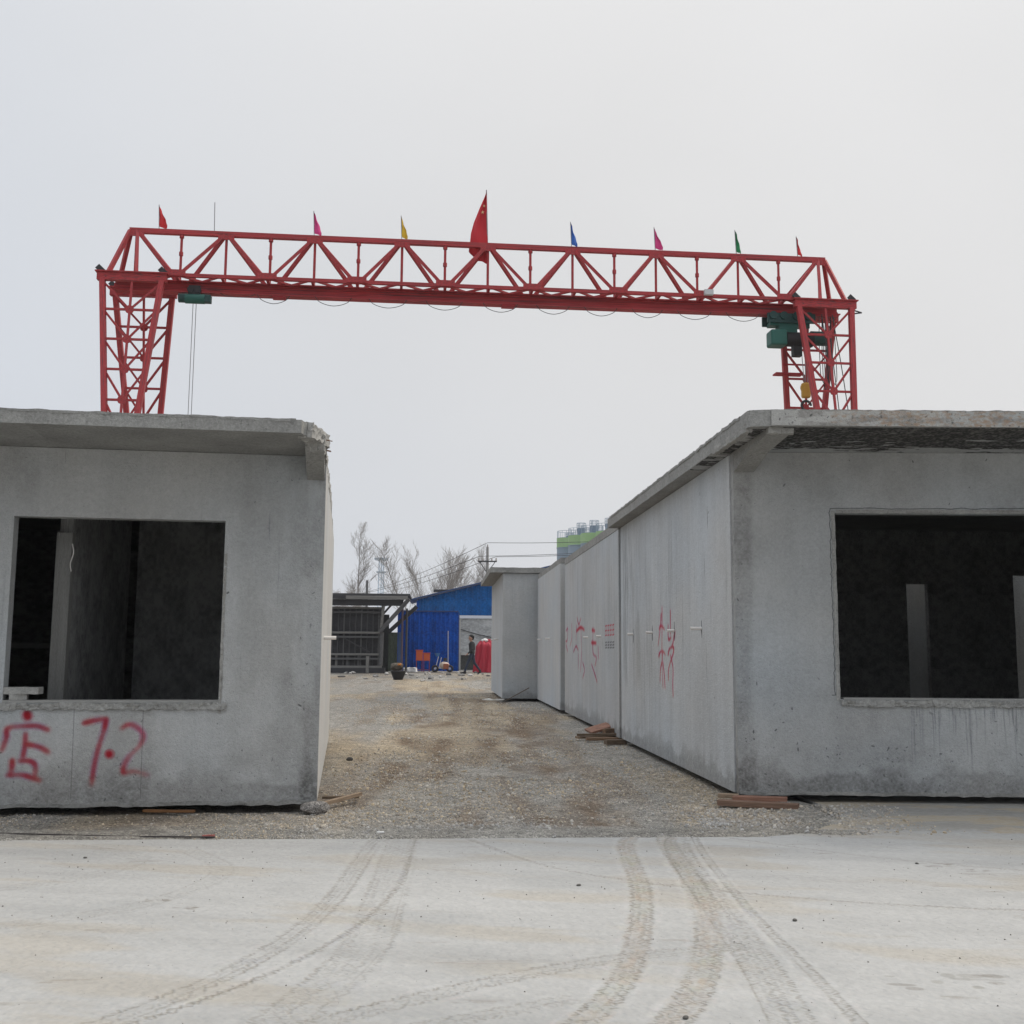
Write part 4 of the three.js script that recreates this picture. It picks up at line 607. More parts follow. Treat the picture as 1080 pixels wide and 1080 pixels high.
single('stone', rough(new THREE.IcosahedronGeometry(0.03, 1).scale(1.3, 0.7, 1), 0.006, 30, 5), std(0.08, 0.075, 0.07, 1), 'dark stone close to the side wall of the left module', 'stone', [-0.95, 0.01, -12.3]);
timber('thin crooked stick leaning against the front of the farthest module', 0.62, 0.02, 0.03, wood[3], [1.95, 0.17, -26.68], [0, 0, 0.5], 31);
single('plastic_sheet', rough(new THREE.BoxGeometry(0.5, 0.02, 0.25, 20, 1, 10), 0.02, 7, 2), std(0.6, 0.59, 0.56, 0.8), 'crumpled pale sheet at the foot of the farthest module', 'sheet', [1.35, 0.03, -26.75], [0, 0.3, 0]);

// ---------------------------------------------------------------- far end of the lane
// steel mould for casting modules
{
  const f = thing('steel_formwork', 'dark steel casting mould with ribs, rails and a propped roof at the lane end', 'formwork', [-4.0, GY(-50), -50], 0);
  const dk = [std(0.035, 0.036, 0.04, 0.7, { map: speckMap }), std(0.06, 0.06, 0.064, 0.7, { map: speckMap }), std(0.11, 0.11, 0.112, 0.75, { map: speckMap })], worn = std(0.24, 0.235, 0.22, 0.8, { map: speckMap });
  const y0 = -GY(-50);
  part(f, 'back_panel', box(5.2, 2.75, 0.1, -1.25, y0 + 1.78, -0.5), dk[0]);
  part(f, 'side_panel', box(0.1, 2.7, 3.0, 1.3, y0 + 1.75, -2.0), dk[0]);
  for (let i = 0; i < 20; i++) { const x = -3.7 + i * 0.262; part(f, 'rib', box(0.055, 2.7, 0.11, x, y0 + 1.75, -0.39), dk[i % 3 === 1 ? 2 : 1]); }
  for (let i = 0; i < 10; i++) part(f, 'rib', box(0.10, 0.5, 0.05, -3.6 + i * 0.5, y0 + 0.72, -0.32), i % 4 === 2 ? worn : dk[2]);
  for (const y of [3.02, 1.90, 0.92]) { part(f, 'rail', box(5.3, 0.09, 0.16, -1.2, y0 + y + 0.08, -0.26), worn); part(f, 'rail', box(5.3, 0.09, 0.16, -1.2, y0 + y - 0.12, -0.26), dk[2]); }
  part(f, 'bottom_rail', box(5.3, 0.10, 0.2, -1.2, y0 + 0.44, -0.3), worn);
  part(f, 'leg', box(0.14, 0.75, 0.14, -0.38 + 1.2, y0 + 0.55, -0.2), worn);
  part(f, 'roof_panel', box(6.6, 0.10, 3.6, -0.6, y0 + 3.68, -1.4), dk[1]);
  part(f, 'roof_edge', box(6.5, 0.15, 0.08, -0.65, y0 + 3.55, 0.42), worn);
  part(f, 'roof_edge', box(0.85, 0.15, 0.03, -0.6, y0 + 3.55, 0.475), dk[0]);
  part(f, 'roof_apron', box(6.3, 0.28, 0.08, -0.75, y0 + 3.33, 0.2), dk[0]);
  part(f, 'strut', bar(V(2.66, y0 + 3.5, 0.3), V(1.35, y0 + 2.02, 0.1), 0.16), dk[2]); part(f, 'strut', bar(V(3.0, y0 + 3.2, -0.6), V(1.7, y0 + 2.0, -0.6), 0.18), dk[0]);
  part(f, 'strut', bar(V(1.4, y0 + 3.2, 0.0), V(2.3, y0 + 3.35, 0.0), 0.1), worn); part(f, 'strut', bar(V(1.3, y0 + 2.6, 0.0), V(1.9, y0 + 3.3, 0.0), 0.09), dk[1]);
  part(f, 'screw_jack', tube(V(1.42, y0 + 2.2, 0.05), V(1.50, y0 + 3.2, 0.05), 0.07, 10), worn);
  part(f, 'screw_jack', tube(V(1.42, y0 + 0.5, 0.0), V(1.45, y0 + 2.0, 0.0), 0.10, 10), dk[2]);
  for (const x of [2.35, 2.55]) part(f, 'prop', tube(V(x, y0 + 0.2, -0.4), V(x, y0 + 3.1, -0.4), 0.05, 8), x > 2.4 ? dk[1] : std(0.10, 0.07, 0.10, 0.7));
  part(f, 'sleeper', box(5.6, 0.22, 0.4, -1.2, y0 + 0.28, -0.35), dk[0]);
  part(f, 'brace', bar(V(-0.4, y0 + 1.8, -0.26), V(0.9, y0 + 1.1, -0.26), 0.05), dk[1]);
  shade(f);
}
single('site_board', rbox(0.5, 2.7, 0.05), std(0.035, 0.042, 0.045, 0.8, { map: speckMap }), 'dark upright board closing the gap behind the formwork strut', 'board', [-2.58, GY(-52) + 1.35, -52.2]);
single('green_panel', rbox(0.42, 1.8, 0.06), std(0.10, 0.13, 0.095, 0.8, { map: speckMap }), 'greyish green upright panel leaning behind the formwork prop', 'panel', [-2.1, GY(-51) + 0.95, -51.4]);
single('blue_panel', rbox(0.22, 1.8, 0.05), std(0.05, 0.10, 0.22, 0.7), 'narrow faded blue upright board beside the green panel', 'panel', [-1.74, GY(-51) + 0.95, -51.2]);
// corrugated blue steel
const blueMat = matte(0.003, 0.10, 0.52, { map: speckMap }), blueMat2 = matte(0.007, 0.14, 0.44, { map: speckMap });
function corrugated(x0, x1, yb, yt, z, pitch, depth) { // trapezoid sheet facing +z; yt may be a function of x
  const P = [], I = [], prof = [[0, 0], [0.55, 0], [0.65, 1], [0.9, 1], [1, 0]]; const xs = [];
  for (let x = x0; x < x1; x += pitch) for (let k = 0; k < 4; k++) xs.push([x + prof[k][0] * pitch, prof[k][1] * depth]); xs.push([x1, 0]);
  const T = (x) => (typeof yt === 'function' ? yt(x) : yt);
  for (const [x, d] of xs) { const c = Math.min(x, x1); P.push(c, yb, z + d, c, T(c), z + d); }
  for (let i = 0; i < xs.length - 1; i++) I.push(i * 2, i * 2 + 2, i * 2 + 1, i * 2 + 1, i * 2 + 2, i * 2 + 3);
  const g = new THREE.BufferGeometry(); g.setAttribute('position', new THREE.Float32BufferAttribute(P, 3)); g.setAttribute('uv', new THREE.Float32BufferAttribute(P.filter((_, i) => i % 3 < 2), 2)); g.setIndex(I); const n = g.toNonIndexed(); n.computeVertexNormals(); return n;
}
{
  const f = thing('steel_fence', 'low blue corrugated steel wall at the end of the lane', 'wall', [0, 0, 0]);
  let x = -2.0; const wd = 0.86; for (let k = 0; x < 0.95; k++) { const x1 = Math.min(0.97, x + wd); part(f, 'sheet', corrugated(x, x1, 0.2, 3.09, -54 + (k % 2) * 0.006, 0.215, 0.045), k % 2 ? blueMat : matte(0.003, 0.09, 0.48, { map: speckMap })); x = x1; }
  part(f, 'cap', box(3.0, 0.07, 0.12, -0.52, 3.11, -54), std(0.01, 0.04, 0.16, 0.5)); part(f, 'end_flashing', box(0.08, 2.9, 0.1, 0.99, 1.62, -54), std(0.01, 0.045, 0.2, 0.5));
  part(f, 'backing_rail', box(2.9, 0.1, 0.06, -0.5, 1.6, -54.08), M.dark);
  shade(f);
}
{
  const b = thing('steel_shed', 'tall blue steel shed with a sloping roof above the grey wall', 'shed', [0, 0, 0]);
  const roofY = (x) => 3.97 + (x + 1.13) * 0.252;
  let x = -1.13; for (let k = 0; x < 8; k++) { const x1 = x + 1.2; part(b, 'sheet', corrugated(x, x1, 3.06, roofY, -60 + (k % 2) * 0.006, 0.3, 0.03), k % 2 ? blueMat2 : matte(0.007, 0.13, 0.41, { map: speckMap })); x = x1; }
  part(b, 'corner_post', box(0.12, 3.7, 0.14, -1.15, 2.05, -60.02), blueMat);
  part(b, 'lower_panel', box(2.1, 2.85, 0.08, -0.05, 1.6, -60.05), blueMat);
  part(b, 'roof', bar(V(-1.6, 3.92, -62), V(8.5, 6.46, -62), 4.6, 0.07), std(0.02, 0.06, 0.17, 0.55));
  part(b, 'roof_vent', box(0.9, 0.12, 0.5, 0.15, 4.5, -61), M.dark);
  part(b, 'side_sheet', box(0.06, 3.6, 8, -1.12, 2.0, -64.1), blueMat);
  shade(b);
}
{
  const w = thing('block_wall', 'light grey rendered wall with a white coping beside the blue fence', 'wall', [0, 0, 0]);
  part(w, 'render', box(6.5, 2.75, 0.12, 4.3, 1.56, -59.7), std(0.50, 0.515, 0.51, 0.9, { map: speckMap })); part(w, 'coping', box(6.6, 0.16, 0.2, 4.3, 3.02, -59.68), std(0.66, 0.68, 0.74, 0.7));
  part(w, 'pier', box(0.14, 2.7, 0.16, 1.14, 1.55, -59.62), std(0.44, 0.43, 0.40, 0.9)); part(w, 'ledge', box(1.0, 0.12, 0.2, 1.75, 1.02, -59.55), std(0.45, 0.44, 0.41, 0.9)); part(w, 'plinth', box(1.0, 0.8, 0.12, 1.75, 0.58, -59.58), std(0.13, 0.135, 0.13, 0.9, { map: gritMap }));
  part(w, 'wall_cable', new THREE.TubeGeometry(new THREE.CatmullRomCurve3([V(1.2, 2.35, -59.6), V(2.0, 2.12, -59.6), V(3.0, 1.9, -59.6)]), 20, 0.02, 5), M.cable);
  shade(w);
}
single('leaning_pole', tube(V(0.50, 0.25, -53.75), V(0.48, 2.15, -53.9), 0.022, 8), std(0.45, 0.46, 0.5, 0.6), 'thin pale pole standing against the blue corrugated wall', 'pole');
function meterBox(x, y, w, h, label) {
  const b = thing('distribution_box', label, 'electrical box', [x, GY(-53), -53], 0, 'orange boxes before the blue wall'), m = std(0.62, 0.10, 0.03, 0.5), g = GY(-53);
  const body = part(b, 'cabinet', rbox(w, h, 0.24, 0.015, 2), m, [0, y - g, 0]); part(body, 'door', box(w - 0.06, h - 0.08, 0.012, 0, 0, 0.128), std(0.66, 0.12, 0.035, 0.5)); part(body, 'roof_lip', box(w + 0.04, 0.03, 0.3, 0, h / 2 + 0.012, 0.01), m);
  for (const sx of [-1, 1]) for (const sz of [-1, 1]) part(b, 'leg', box(0.03, y - h / 2 - g, 0.03, sx * (w / 2 - 0.03), (y - h / 2 - g) / 2, sz * 0.1), std(0.3, 0.05, 0.07, 0.6));
  part(b, 'shelf', box(w - 0.04, 0.025, 0.2, 0, 0.1, 0), std(0.3, 0.05, 0.07, 0.6));
}
meterBox(-0.89, 0.95, 0.33, 0.49, 'taller orange distribution box on thin legs left of its pair'); meterBox(-0.54, 0.88, 0.32, 0.36, 'shorter orange distribution box on thin legs right of its pair');
{ // small wheeled engine
  const c = thing('engine_cart', 'small wheeled engine cart with blue top and pale tank before the blue wall', 'machine', [0.15, GY(-52.6), -52.6], 0);
  part(c, 'tank', rough(new THREE.SphereGeometry(0.2, 16, 12).scale(1.2, 0.9, 0.9), 0.02, 8, 1), std(0.62, 0.5, 0.4, 0.6), [0.16, 0.32, 0]);
  part(c, 'engine', rbox(0.26, 0.26, 0.26, 0.03, 2), std(0.3, 0.1, 0.05, 0.6), [0.24, 0.28, 0.1]);
  part(c, 'air_filter', new THREE.CylinderGeometry(0.08, 0.09, 0.16, 14), M.dark, [0.2, 0.6, 0]);
  for (const x of [-0.28, 0.42]) { const w = part(c, 'wheel', new THREE.TorusGeometry(0.13, 0.045, 8, 18), M.black, [x, 0.17, 0.16]); part(w, 'hub', new THREE.CylinderGeometry(0.05, 0.05, 0.05, 10).rotateX(Math.PI / 2), std(0.5, 0.5, 0.5, 0.5)); }
  part(c, 'chassis', merge([bar(V(-0.3, 0.2, 0.05), V(0.45, 0.2, 0.05), 0.05), bar(V(-0.25, 0.2, 0.05), V(-0.12, 0.75, 0.05), 0.035), bar(V(-0.1, 0.2, 0.05), V(0.02, 0.7, 0.05), 0.035)]), std(0.6, 0.6, 0.6, 0.6));
  part(c, 'hopper', new THREE.CylinderGeometry(0.14, 0.07, 0.16, 12), std(0.06, 0.2, 0.45, 0.6), [-0.18, 0.82, 0.05]);
  shade(c);
}
{ const c = thing('rubber_tub', 'black rubber tub narrowing to its base in the middle of the far lane', 'tub', [-1.49, GY(-42) - 0.02, -42]); part(c, 'shell', new THREE.LatheGeometry([[0.001, 0.01], [0.17, 0.01], [0.29, 0.30], [0.305, 0.33], [0.27, 0.33], [0.15, 0.05]].map((p) => new THREE.Vector2(...p)), 22), M.black); part(c, 'rim', new THREE.TorusGeometry(0.29, 0.018, 6, 24).rotateX(Math.PI / 2), M.dark, [0, 0.33, 0]); }
single('sack', rough(new THREE.SphereGeometry(0.22, 24, 16).scale(1.05, 0.8, 0.9), 0.07, 7, 4), std(0.23, 0.205, 0.165, 1, { map: gritMap }), 'dirty brown grey sack heaped in the black tub', 'sack', [-1.55, GY(-42) + 0.46, -42]);
single('work_glove', rough(new THREE.BoxGeometry(0.12, 0.06, 0.09, 6, 3, 4), 0.015, 14, 4), std(0.6, 0.22, 0.04, 0.9), 'orange yellow rag lying on the sack in the tub', 'rag', [-1.44, GY(-42) + 0.56, -41.8]);
{ const nu = 120, nv = 40, P = [], I = []; for (let j = 0; j <= nv; j++) for (let i = 0; i < nu; i++) { const a = i / nu * Math.PI * 2, t = j / nv, ca = Math.cos(a), sa = Math.sin(a), cap = t > 0.8 ? Math.sqrt(Math.max(0, 1 - Math.pow((t - 0.8) / 0.2, 2))) : 1, n = fbm(3 * ca + 9, 3 * sa + t * 1.3 + 5, 3) - 0.5;
    const fold = 1 + 0.34 * n + (0.10 * Math.sin(a * 9 + 4 * vn(t * 2, 3)) + 0.06 * Math.sin(a * 17 + t * 5)) * (1.1 - 0.6 * t), rr = fold * (1.15 - 0.28 * t) * Math.pow(cap, 0.6); P.push(ca * 0.52 * rr, Math.min(t, 0.8 + (t - 0.8) * 0.8) * 1.55 * (1 + 0.16 * (fbm(2 * ca + 4, 2 * sa + 7, 2) - 0.5)) + 0.04 * Math.sin(a * 9) * t, sa * 0.42 * rr); }
  for (let j = 0; j < nv; j++) for (let i = 0; i < nu; i++) { const a = j * nu + i, b = j * nu + (i + 1) % nu; I.push(a, a + nu, b, b, a + nu, b + nu); }
  const q = new THREE.BufferGeometry(); q.setAttribute('position', new THREE.Float32BufferAttribute(P, 3)); q.setIndex(I); q.computeVertexNormals();
  single('tarpaulin', q, std(0.40, 0.014, 0.035, 0.7, { side: THREE.DoubleSide }), 'bundled dark red tarpaulin piled against the grey wall', 'tarpaulin', [2.35, GY(-53), -53]); }
single('white_bag', rough(new THREE.SphereGeometry(0.14, 14, 10).scale(1.2, 0.7, 0.8), 0.03, 8, 2), std(0.7, 0.69, 0.67, 0.8), 'white plastic bag on top of the red tarpaulin', 'bag', [2.25, GY(-53) + 1.52, -52.95]);
single('white_sheet', rough(new THREE.BoxGeometry(0.62, 0.16, 0.4, 20, 5, 12), 0.06, 5, 3), std(0.62, 0.62, 0.62, 0.8), 'crumpled white sheeting on the ground left of the orange boxes', 'sheet', [-1.3, GY(-52) + 0.12, -52]);
{ // rubble along the foot of the far walls
  const r = rng(61), names = ['pale rubble lump among the litter before the far walls'];
  for (let i = 0; i < 46; i++) { const z = -40 - r() * 13, x = -4.2 + r() * 6.6, s = 0.04 + 0.11 * r() * r(), v = 0.08 + 0.4 * r(); single('rubble', rough(new THREE.IcosahedronGeometry(s, 1).scale(1 + r(), 0.5 + 0.3 * r(), 0.8 + 0.4 * r()), s * 0.3, 3 / s * 0.3, i), std(v, v * 0.97, v * 0.92, 1), names[0], 'rubble', [x, GY(z) + s * 0.2, z], [0, r() * 6, 0], 'rubble before the far walls'); }
}
// ---------------------------------------------------------------- person walking to the left
function sdfMesh(bones, min, max, N, k = 0.03) {
  const mc = new MarchingCubes(N, new THREE.MeshStandardMaterial(), false, false, 200000); const F = mc.field, h = N / 2;
  const sx = (max[0] - min[0]) / 2, sy = (max[1] - min[1]) / 2, sz = (max[2] - min[2]) / 2, cx = (max[0] + min[0]) / 2, cy = (max[1] + min[1]) / 2, cz = (max[2] + min[2]) / 2;
  const dist = (x, y, z) => { let s = 0, best = 9, bi = 0; for (let i = 0; i < bones.length; i++) { const [a, b, ra, rb] = bones[i]; const bx = b[0] - a[0], by = b[1] - a[1], bz = b[2] - a[2], px = x - a[0], py = y - a[1], pz = z - a[2]; const t = Math.max(0, Math.min(1, (px * bx + py * by + pz * bz) / (bx * bx + by * by + bz * bz + 1e-9))); const dx = px - bx * t, dy = py - by * t, dz = pz - bz * t; const d = Math.sqrt(dx * dx + dy * dy + dz * dz) - (ra + (rb - ra) * t); if (d < best) { best = d; bi = i; } s += Math.exp(-d / k * 2.2); } return [-Math.log(s) * k / 2.2, bi]; };
  for (let z = 0; z < N; z++) for (let y = 0; y < N; y++) for (let x = 0; x < N; x++) F[x + y * N + z * N * N] = -dist(cx + (x - h) / h * sx, cy + (y - h) / h * sy, cz + (z - h) / h * sz)[0];
  mc.isolation = 0; mc.update(); const n = mc.count; let g = new THREE.BufferGeometry(); const P = new Float32Array(n * 3);
  for (let i = 0; i < n; i++) { P[i * 3] = cx + mc.positionArray[i * 3] * sx; P[i * 3 + 1] = cy + mc.positionArray[i * 3 + 1] * sy; P[i * 3 + 2] = cz + mc.positionArray[i * 3 + 2] * sz; }
  g.setAttribute('position', new THREE.BufferAttribute(P, 3)); g = mergeVertices(g, 1e-4); g.computeVertexNormals();
  const C = new Float32Array(g.attributes.position.count * 3), p = g.attributes.position; for (let i = 0; i < p.count; i++) { const c = bones[dist(p.getX(i), p.getY(i), p.getZ(i))[1]][4]; C.set(c, i * 3); } g.setAttribute('color', new THREE.BufferAttribute(C, 3)); return g;
}
{
  const jk = [0.022, 0.024, 0.026], jn = [0.02, 0.03, 0.055], sk = [0.36, 0.21, 0.15], hr = [0.010, 0.009, 0.009], sh = [0.012, 0.012, 0.013];
  const arm = (z, sh0, el, wr) => [[[sh0[0], sh0[1], z * 0.9], [el[0], el[1], el[2]], 0.062, 0.05, jk], [[el[0], el[1], el[2]], [wr[0], wr[1], wr[2]], 0.05, 0.037, jk]];
  const hip = 0.90;
  const body = [
    [[0.02, 0.95, -0.075], [0.02, 0.95, 0.075], 0.115, 0.115, jk], [[0.01, 1.02, 0], [-0.01, 1.30, 0], 0.125, 0.135, jk], [[-0.01, 1.36, -0.13], [-0.01, 1.36, 0.13], 0.085, 0.085, jk], [[0.04, 1.12, 0], [0.03, 1.32, 0], 0.11, 0.11, jk],
    [[-0.02, 1.42, 0], [-0.04, 1.50, 0], 0.06, 0.055, sk],
    ...arm(0.17, [-0.01, 1.38], [0.02, 1.10, 0.23], [-0.16, 0.92, 0.19]), ...arm(-0.17, [0, 1.38], [0.06, 1.10, -0.24], [0.02, 0.86, -0.26]),
    [[0.01, hip, 0.085], [-0.17, 0.50, 0.09], 0.092, 0.062, jn], [[-0.17, 0.50, 0.09], [-0.30, 0.12, 0.09], 0.06, 0.042, jn],
    [[0.02, hip, -0.085], [0.12, 0.50, -0.09], 0.092, 0.062, jn], [[0.12, 0.50, -0.09], [0.37, 0.17, -0.09], 0.06, 0.042, jn],
    [[-0.29, 0.055, 0.09], [-0.47, 0.045, 0.09], 0.05, 0.036, sh], [[0.40, 0.10, -0.09], [0.31, 0.035, -0.09], 0.045, 0.036, sh], [[-0.30, 0.12, 0.09], [-0.29, 0.06, 0.09], 0.045, 0.048, sh], [[0.37, 0.17, -0.09], [0.40, 0.10, -0.09], 0.045, 0.045, sh],
  ];
  const bg = sdfMesh(body, [-0.62, -0.03, -0.4], [0.58, 1.58, 0.4], 84, 0.02);
  const head = [[[-0.03, 1.60, 0], [-0.05, 1.63, 0], 0.088, 0.085, sk], [[-0.075, 1.56, 0], [-0.085, 1.535, 0], 0.05, 0.042, sk], [[-0.135, 1.595, 0], [-0.155, 1.572, 0], 0.012, 0.014, sk], [[-0.123, 1.545, -0.018], [-0.123, 1.545, 0.018], 0.011, 0.011, [0.3, 0.13, 0.1]], [[-0.128, 1.612, 0.032], [-0.13, 1.612, 0.034], 0.011, 0.011, hr], [[-0.128, 1.612, -0.032], [-0.13, 1.612, -0.034], 0.011, 0.011, hr], [[-0.03, 1.60, 0.085], [-0.03, 1.575, 0.086], 0.02, 0.014, sk], [[-0.03, 1.60, -0.085], [-0.03, 1.575, -0.086], 0.02, 0.014, sk],
    [[-0.03, 1.665, 0], [0.02, 1.645, 0], 0.088, 0.09, hr], [[0.02, 1.63, 0], [0.035, 1.575, 0], 0.086, 0.062, hr], [[-0.085, 1.69, 0], [-0.03, 1.70, 0], 0.04, 0.055, hr], [[-0.035, 1.50, 0], [-0.04, 1.56, 0], 0.055, 0.06, sk]];
  const hg = sdfMesh(head, [-0.2, 1.44, -0.14], [0.15, 1.79, 0.14], 64, 0.012);
  const hand = (o, dir) => { const b = [[[o[0], o[1], o[2] - 0.0], [o[0] + dir[0] * 0.06, o[1] + dir[1] * 0.06, o[2]], 0.030, 0.030, sk]]; [[-0.028, 0.058], [-0.01, 0.068], [0.01, 0.064], [0.028, 0.05]].forEach(([w, l]) => { const a = [o[0] + dir[0] * 0.075, o[1] + dir[1] * 0.075, o[2] + w], m = [a[0] + dir[0] * l * 0.55, a[1] + dir[1] * l * 0.55, a[2]], e = [m[0] + dir[0] * l * 0.4 - 0.02, m[1] + dir[1] * l * 0.4, a[2]]; b.push([a, m, 0.009, 0.0085, sk], [m, e, 0.0085, 0.0075, sk]); }); b.push([[o[0] - 0.01, o[1], o[2] + 0.03], [o[0] - 0.03 + dir[0] * 0.05, o[1] + dir[1] * 0.05, o[2] + 0.045], 0.012, 0.009, sk]);
    return sdfMesh(b, [o[0] - 0.16, o[1] - 0.18, o[2] - 0.08], [o[0] + 0.08, o[1] + 0.06, o[2] + 0.09], 56, 0.006); };
  const h1 = hand([-0.175, 0.905, 0.19], [-0.7, -0.7]), h2 = hand([0.018, 0.84, -0.26], [-0.15, -0.98]);
  const g = merge([bg, hg, h1, h2].map((q) => q)); g.scale(0.99, 0.99, 0.99);
  const m = new THREE.Mesh(g, new THREE.MeshStandardMaterial({ vertexColors: true, roughness: 0.9 })); m.name = 'person'; m.position.set(1.5, GY(-49) + 0.004, -49); m.castShadow = m.receiveShadow = true;
  m.userData = { label: 'person in dark jacket and dark blue trousers walking left at the lane end', category: 'person' }; scene.add(m);
}
// ---------------------------------------------------------------- bare winter trees, pole, mast, silos
class Twigs { constructor() { this.P = []; this.I = []; } seg(a, b, r0, r1, n = 4) { const d = b.clone().sub(a).normalize(), u = Math.abs(d.y) > 0.9 ? V(1, 0, 0) : V(0, 1, 0), s = u.clone().cross(d).normalize(), t = d.clone().cross(s), o = this.P.length / 3; for (let i = 0; i < n; i++) { const c = Math.cos(i / n * 6.2832), q = Math.sin(i / n * 6.2832); for (const [p, r] of [[a, r0], [b, r1]]) this.P.push(p.x + (s.x * c + t.x * q) * r, p.y + (s.y * c + t.y * q) * r, p.z + (s.z * c + t.z * q) * r); } for (let i = 0; i < n; i++) { const a0 = o + i * 2, b0 = o + ((i + 1) % n) * 2; this.I.push(a0, b0, a0 + 1, b0, b0 + 1, a0 + 1); } }
  geo() { const g = new THREE.BufferGeometry(); g.setAttribute('position', new THREE.Float32BufferAttribute(this.P, 3)); g.setIndex(this.I); g.computeVertexNormals(); return g; } }
const bark = std(0.26, 0.24, 0.225, 0.95), twigM = std(0.30, 0.275, 0.255, 0.95);  // both colours lightened to imitate haze over the distant trees
function bareTree(label, x, z, h, o) { // o: spread, stems, up, seed, dens
  const t = thing('bare_tree', label, 'tree', [x, GY(z), z], 0, 'bare trees behind the far buildings'), r = rng(o.seed), T = new Twigs(), C = new Twigs();
  const grow = (p, d, len, rad, lvl) => { const n = lvl === 0 ? 12 : lvl === 1 ? 6 : 4; let q = p.clone(), dd = d.clone(); for (let i = 0; i < n; i++) { const f = 1 - (i + 1) / n, e = q.clone().addScaledVector(dd, len / n), r0 = rad * (1 - i / n) + 0.005, r1 = rad * f + 0.004; (lvl < 1 ? T : C).seg(q, e, r0, r1, lvl === 0 ? 7 : lvl === 1 ? 5 : 3); q = e; dd.add(V((r() - 0.5) * (lvl ? 0.16 : 0.05), o.up * (lvl ? 0.10 : 0.02), (r() - 0.5) * (lvl ? 0.16 : 0.05))).normalize();
      if (lvl < 3 && (lvl > 0 || i > 2)) { const kids = lvl === 0 ? o.dens : lvl === 1 ? 2 : 1; for (let k = 0; k < kids; k++) { if (r() < 0.12) continue; const az = r() * 6.283, sp = o.spread * (0.7 + 0.6 * r()) * (lvl === 0 ? 1 : 1.1); const side = V(Math.cos(az), 0, Math.sin(az)); const nd = dd.clone().multiplyScalar(1 - sp * 0.5).addScaledVector(side, sp).normalize(); const l = lvl === 0 ? h * o.limb * (0.45 + 0.75 * f) * (0.7 + 0.5 * r()) : len * (0.36 + 0.25 * r()); grow(q.clone(), nd, l, Math.max(0.007, r1 * (lvl === 0 ? 0.40 : 0.55)), lvl + 1); } } } };
  for (let s = 0; s < o.stems; s++) { const a = s * 2.4 + r(), l = o.stems > 1 ? 0.05 + 0.13 * r() * o.fan : 0.01; grow(V(0.15 * Math.cos(a) * (o.stems > 1), 0, 0.15 * Math.sin(a) * (o.stems > 1)), V(Math.cos(a) * l * 2, 1, Math.sin(a) * l * 2).normalize(), h * (o.stems > 1 ? 0.75 + 0.25 * r() : 1), h * 0.0095, 0); }
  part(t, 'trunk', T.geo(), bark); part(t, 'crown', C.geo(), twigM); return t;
}
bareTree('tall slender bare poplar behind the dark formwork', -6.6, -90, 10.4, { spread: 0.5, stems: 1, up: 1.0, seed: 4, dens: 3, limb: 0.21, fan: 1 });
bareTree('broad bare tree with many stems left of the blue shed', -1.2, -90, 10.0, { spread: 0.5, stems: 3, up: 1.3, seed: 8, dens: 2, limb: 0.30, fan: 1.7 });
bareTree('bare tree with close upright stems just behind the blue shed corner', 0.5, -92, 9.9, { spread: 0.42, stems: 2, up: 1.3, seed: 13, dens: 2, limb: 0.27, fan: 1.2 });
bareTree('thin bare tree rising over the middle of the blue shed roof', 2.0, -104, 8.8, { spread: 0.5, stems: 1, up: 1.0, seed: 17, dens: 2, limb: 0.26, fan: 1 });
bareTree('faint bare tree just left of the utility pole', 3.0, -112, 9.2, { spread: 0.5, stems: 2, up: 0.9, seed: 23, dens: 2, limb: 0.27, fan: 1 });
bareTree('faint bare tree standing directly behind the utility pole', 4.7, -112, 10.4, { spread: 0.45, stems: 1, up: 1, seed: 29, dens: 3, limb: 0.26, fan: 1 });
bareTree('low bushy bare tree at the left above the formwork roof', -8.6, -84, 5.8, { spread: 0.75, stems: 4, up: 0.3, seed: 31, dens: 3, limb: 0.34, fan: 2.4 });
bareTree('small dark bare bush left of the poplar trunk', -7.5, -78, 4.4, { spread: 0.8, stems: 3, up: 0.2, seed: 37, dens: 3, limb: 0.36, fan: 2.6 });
single('chimney_pipe', tube(V(0, 0, 0), V(0, 5.9, 0), 0.09, 10), std(0.12, 0.12, 0.12, 0.8), 'short dark flue pipe rising behind the formwork roof', 'flue', [-5.1, GY(-78), -78]);
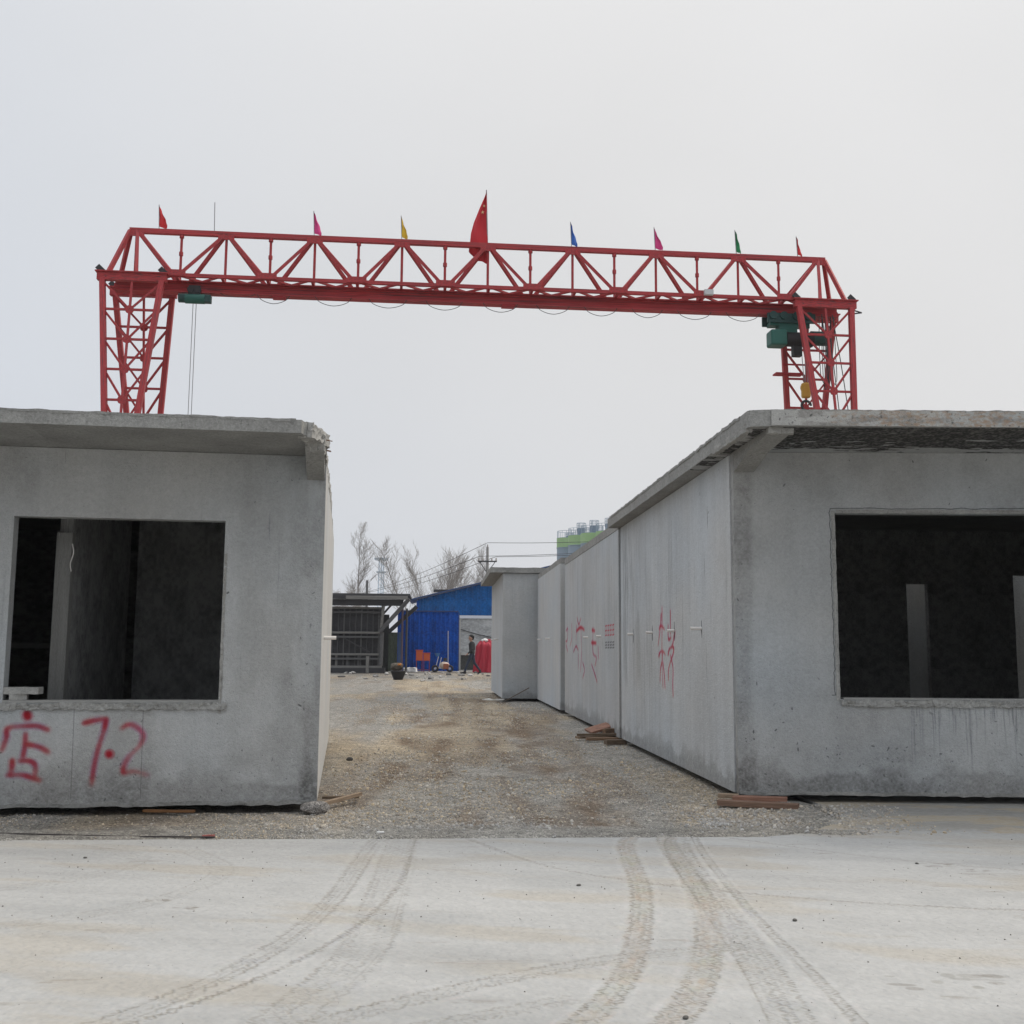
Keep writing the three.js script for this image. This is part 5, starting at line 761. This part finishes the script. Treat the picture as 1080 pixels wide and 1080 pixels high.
// utility pole and wires
{
  const z = -75, g = GY(z), p = thing('utility_pole', 'concrete utility pole with steel crossarm behind the farthest module', 'utility pole', [3.3, g, z]);
  part(p, 'mast', new THREE.CylinderGeometry(0.09, 0.16, 8.1, 12), std(0.3, 0.29, 0.28, 0.9), [0, 4.05, 0]);
  part(p, 'crossarm', box(1.3, 0.09, 0.09), M.dark, [0, 7.1, 0.1]);
  for (const s of [-1, 1]) { part(p, 'brace', bar(V(s * 0.55, 7.1, 0.1), V(s * 0.08, 6.4, 0.1), 0.05), M.dark); for (const q of [0.3, 0.6]) part(p, 'insulator', new THREE.CylinderGeometry(0.04, 0.06, 0.2, 10), std(0.4, 0.36, 0.33, 0.4), [s * q, 7.24, 0.1]); }
  part(p, 'insulator', new THREE.CylinderGeometry(0.04, 0.06, 0.2, 10), std(0.4, 0.36, 0.33, 0.4), [0, 8.18, 0]);
  const wl = ['highest wire from the utility pole top', 'upper wire along the near end of the crossarm', 'lower wire along the far end of the crossarm'];
  [[0, 8.4, 0], [-0.55, 7.45, 0.1], [0.55, 7.42, 0.1]].forEach(([dx, y, dz], i) => { const P0 = V(3.3 + dx, g + y, z + dz), span = (A, B, sag) => [0.25, 0.5, 0.75, 1].map((t) => A.clone().lerp(B, t).add(V(0, -sag * 4 * t * (1 - t), 0))); const left = V(-8.2 + dx, 7.0 - i * 0.12, -115), right = V(12.4 + dx, i ? 7.0 - 0.05 * i : 7.5, -60); const wire = (A, B, sag) => new THREE.TubeGeometry(new THREE.CatmullRomCurve3([A, ...span(A, B, sag)]), 30, 0.017, 5); single('power_line', merge([wire(P0, left, 0.3), wire(P0, right, 0.1)]), std(0.06, 0.06, 0.065, 0.8), wl[i], 'wire', [0, 0, 0], [0, 0, 0], 'wires on the utility pole'); });
}
{ // far floodlight mast
  const m = thing('lighting_mast', 'pale distant lattice mast with a ring platform between the trees', 'mast', [-13.2, 0.2, -250]), mt = std(0.55, 0.66, 0.76, 0.7);  // pale blue tone carries painted haze for the far mast
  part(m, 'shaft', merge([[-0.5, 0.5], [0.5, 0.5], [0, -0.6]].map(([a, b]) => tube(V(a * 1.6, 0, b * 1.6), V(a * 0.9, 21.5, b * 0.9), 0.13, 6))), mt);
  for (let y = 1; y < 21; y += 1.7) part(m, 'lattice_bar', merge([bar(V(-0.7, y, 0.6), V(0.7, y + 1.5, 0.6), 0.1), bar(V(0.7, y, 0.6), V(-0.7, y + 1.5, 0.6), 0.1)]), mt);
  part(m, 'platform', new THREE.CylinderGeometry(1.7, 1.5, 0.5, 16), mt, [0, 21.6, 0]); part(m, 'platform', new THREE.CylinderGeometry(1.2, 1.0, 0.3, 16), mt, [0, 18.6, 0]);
}
function silo(x, z, top, r, label, filter = true) {
  const s = thing('cement_silo', label, 'silo', [x, 0.2, z], 0, 'cement silos behind the modules'), grey = std(0.24, 0.31, 0.38, 0.6), gr = std(0.30, 0.47, 0.21, 0.7), t = top - 0.2, k = z / -150;
  part(s, 'shell', new THREE.CylinderGeometry(r, r, t - 5, 36), grey, [0, 5 + (t - 5) / 2, 0]); part(s, 'hopper', new THREE.CylinderGeometry(r, 0.4, 3.5, 24), grey, [0, 3.25, 0]);
  part(s, 'green_band', new THREE.CylinderGeometry(r + 0.02, r + 0.02, 1.35, 36), gr, [0, t - 0.72, 0]);
  for (let q = 0; q < 4; q++) part(s, 'leg', tube(V(r * 0.8 * Math.cos(q * 1.571), 0, r * 0.8 * Math.sin(q * 1.571)), V(r * 0.8 * Math.cos(q * 1.571), 6, r * 0.8 * Math.sin(q * 1.571)), 0.14), grey);
  for (const y of [t - 1.4, t - 4, t - 7]) part(s, 'ring', new THREE.TorusGeometry(r + 0.03, 0.05, 6, 36).rotateX(Math.PI / 2), grey, [0, y, 0]);
  const f = part(s, 'dust_filter', new THREE.CylinderGeometry(0.58, 0.58, filter ? 1.0 : 0.3, 18), std(0.17, 0.23, 0.29, 0.6), [0.3, t + (filter ? 0.5 : 0.15), 0]);
  for (let q = 0; q < 6; q++) part(f, 'rail_post', tube(V(0.6 * Math.cos(q * 1.047), 0.1, 0.6 * Math.sin(q * 1.047)), V(0.6 * Math.cos(q * 1.047), filter ? 1.2 : 0.6, 0.6 * Math.sin(q * 1.047)), 0.035, 5), grey);
  part(f, 'rail', new THREE.TorusGeometry(0.6, 0.035, 5, 20).rotateX(Math.PI / 2), grey, [0, filter ? 1.2 : 0.6, 0]); part(f, 'rail', new THREE.TorusGeometry(0.6, 0.03, 5, 20).rotateX(Math.PI / 2), grey, [0, filter ? 0.85 : 0.35, 0]);
  for (let q = 0; q < 14; q++) part(s, 'rail_post', tube(V(r * 0.96 * Math.cos(q * 0.449), t, r * 0.96 * Math.sin(q * 0.449)), V(r * 0.96 * Math.cos(q * 0.449), t + 0.95, r * 0.96 * Math.sin(q * 0.449)), 0.03, 5), grey);
  part(s, 'guard_rail', new THREE.TorusGeometry(r * 0.96, 0.03, 5, 36).rotateX(Math.PI / 2), grey, [0, t + 0.95, 0]);
}
silo(17.85, -151, 16.9, 1.5, 'leftmost grey cement silo with a green band above the module roofs', false);
silo(18.9, -146.5, 16.8, 1.5, 'second grey cement silo from the left with a green band');
silo(20.1, -142.5, 16.7, 1.5, 'third grey cement silo from the left with a green band');
silo(21.6, -139, 16.6, 1.5, 'rightmost cement silo mostly hidden behind the module roof edge');

renderer.render(scene, camera);
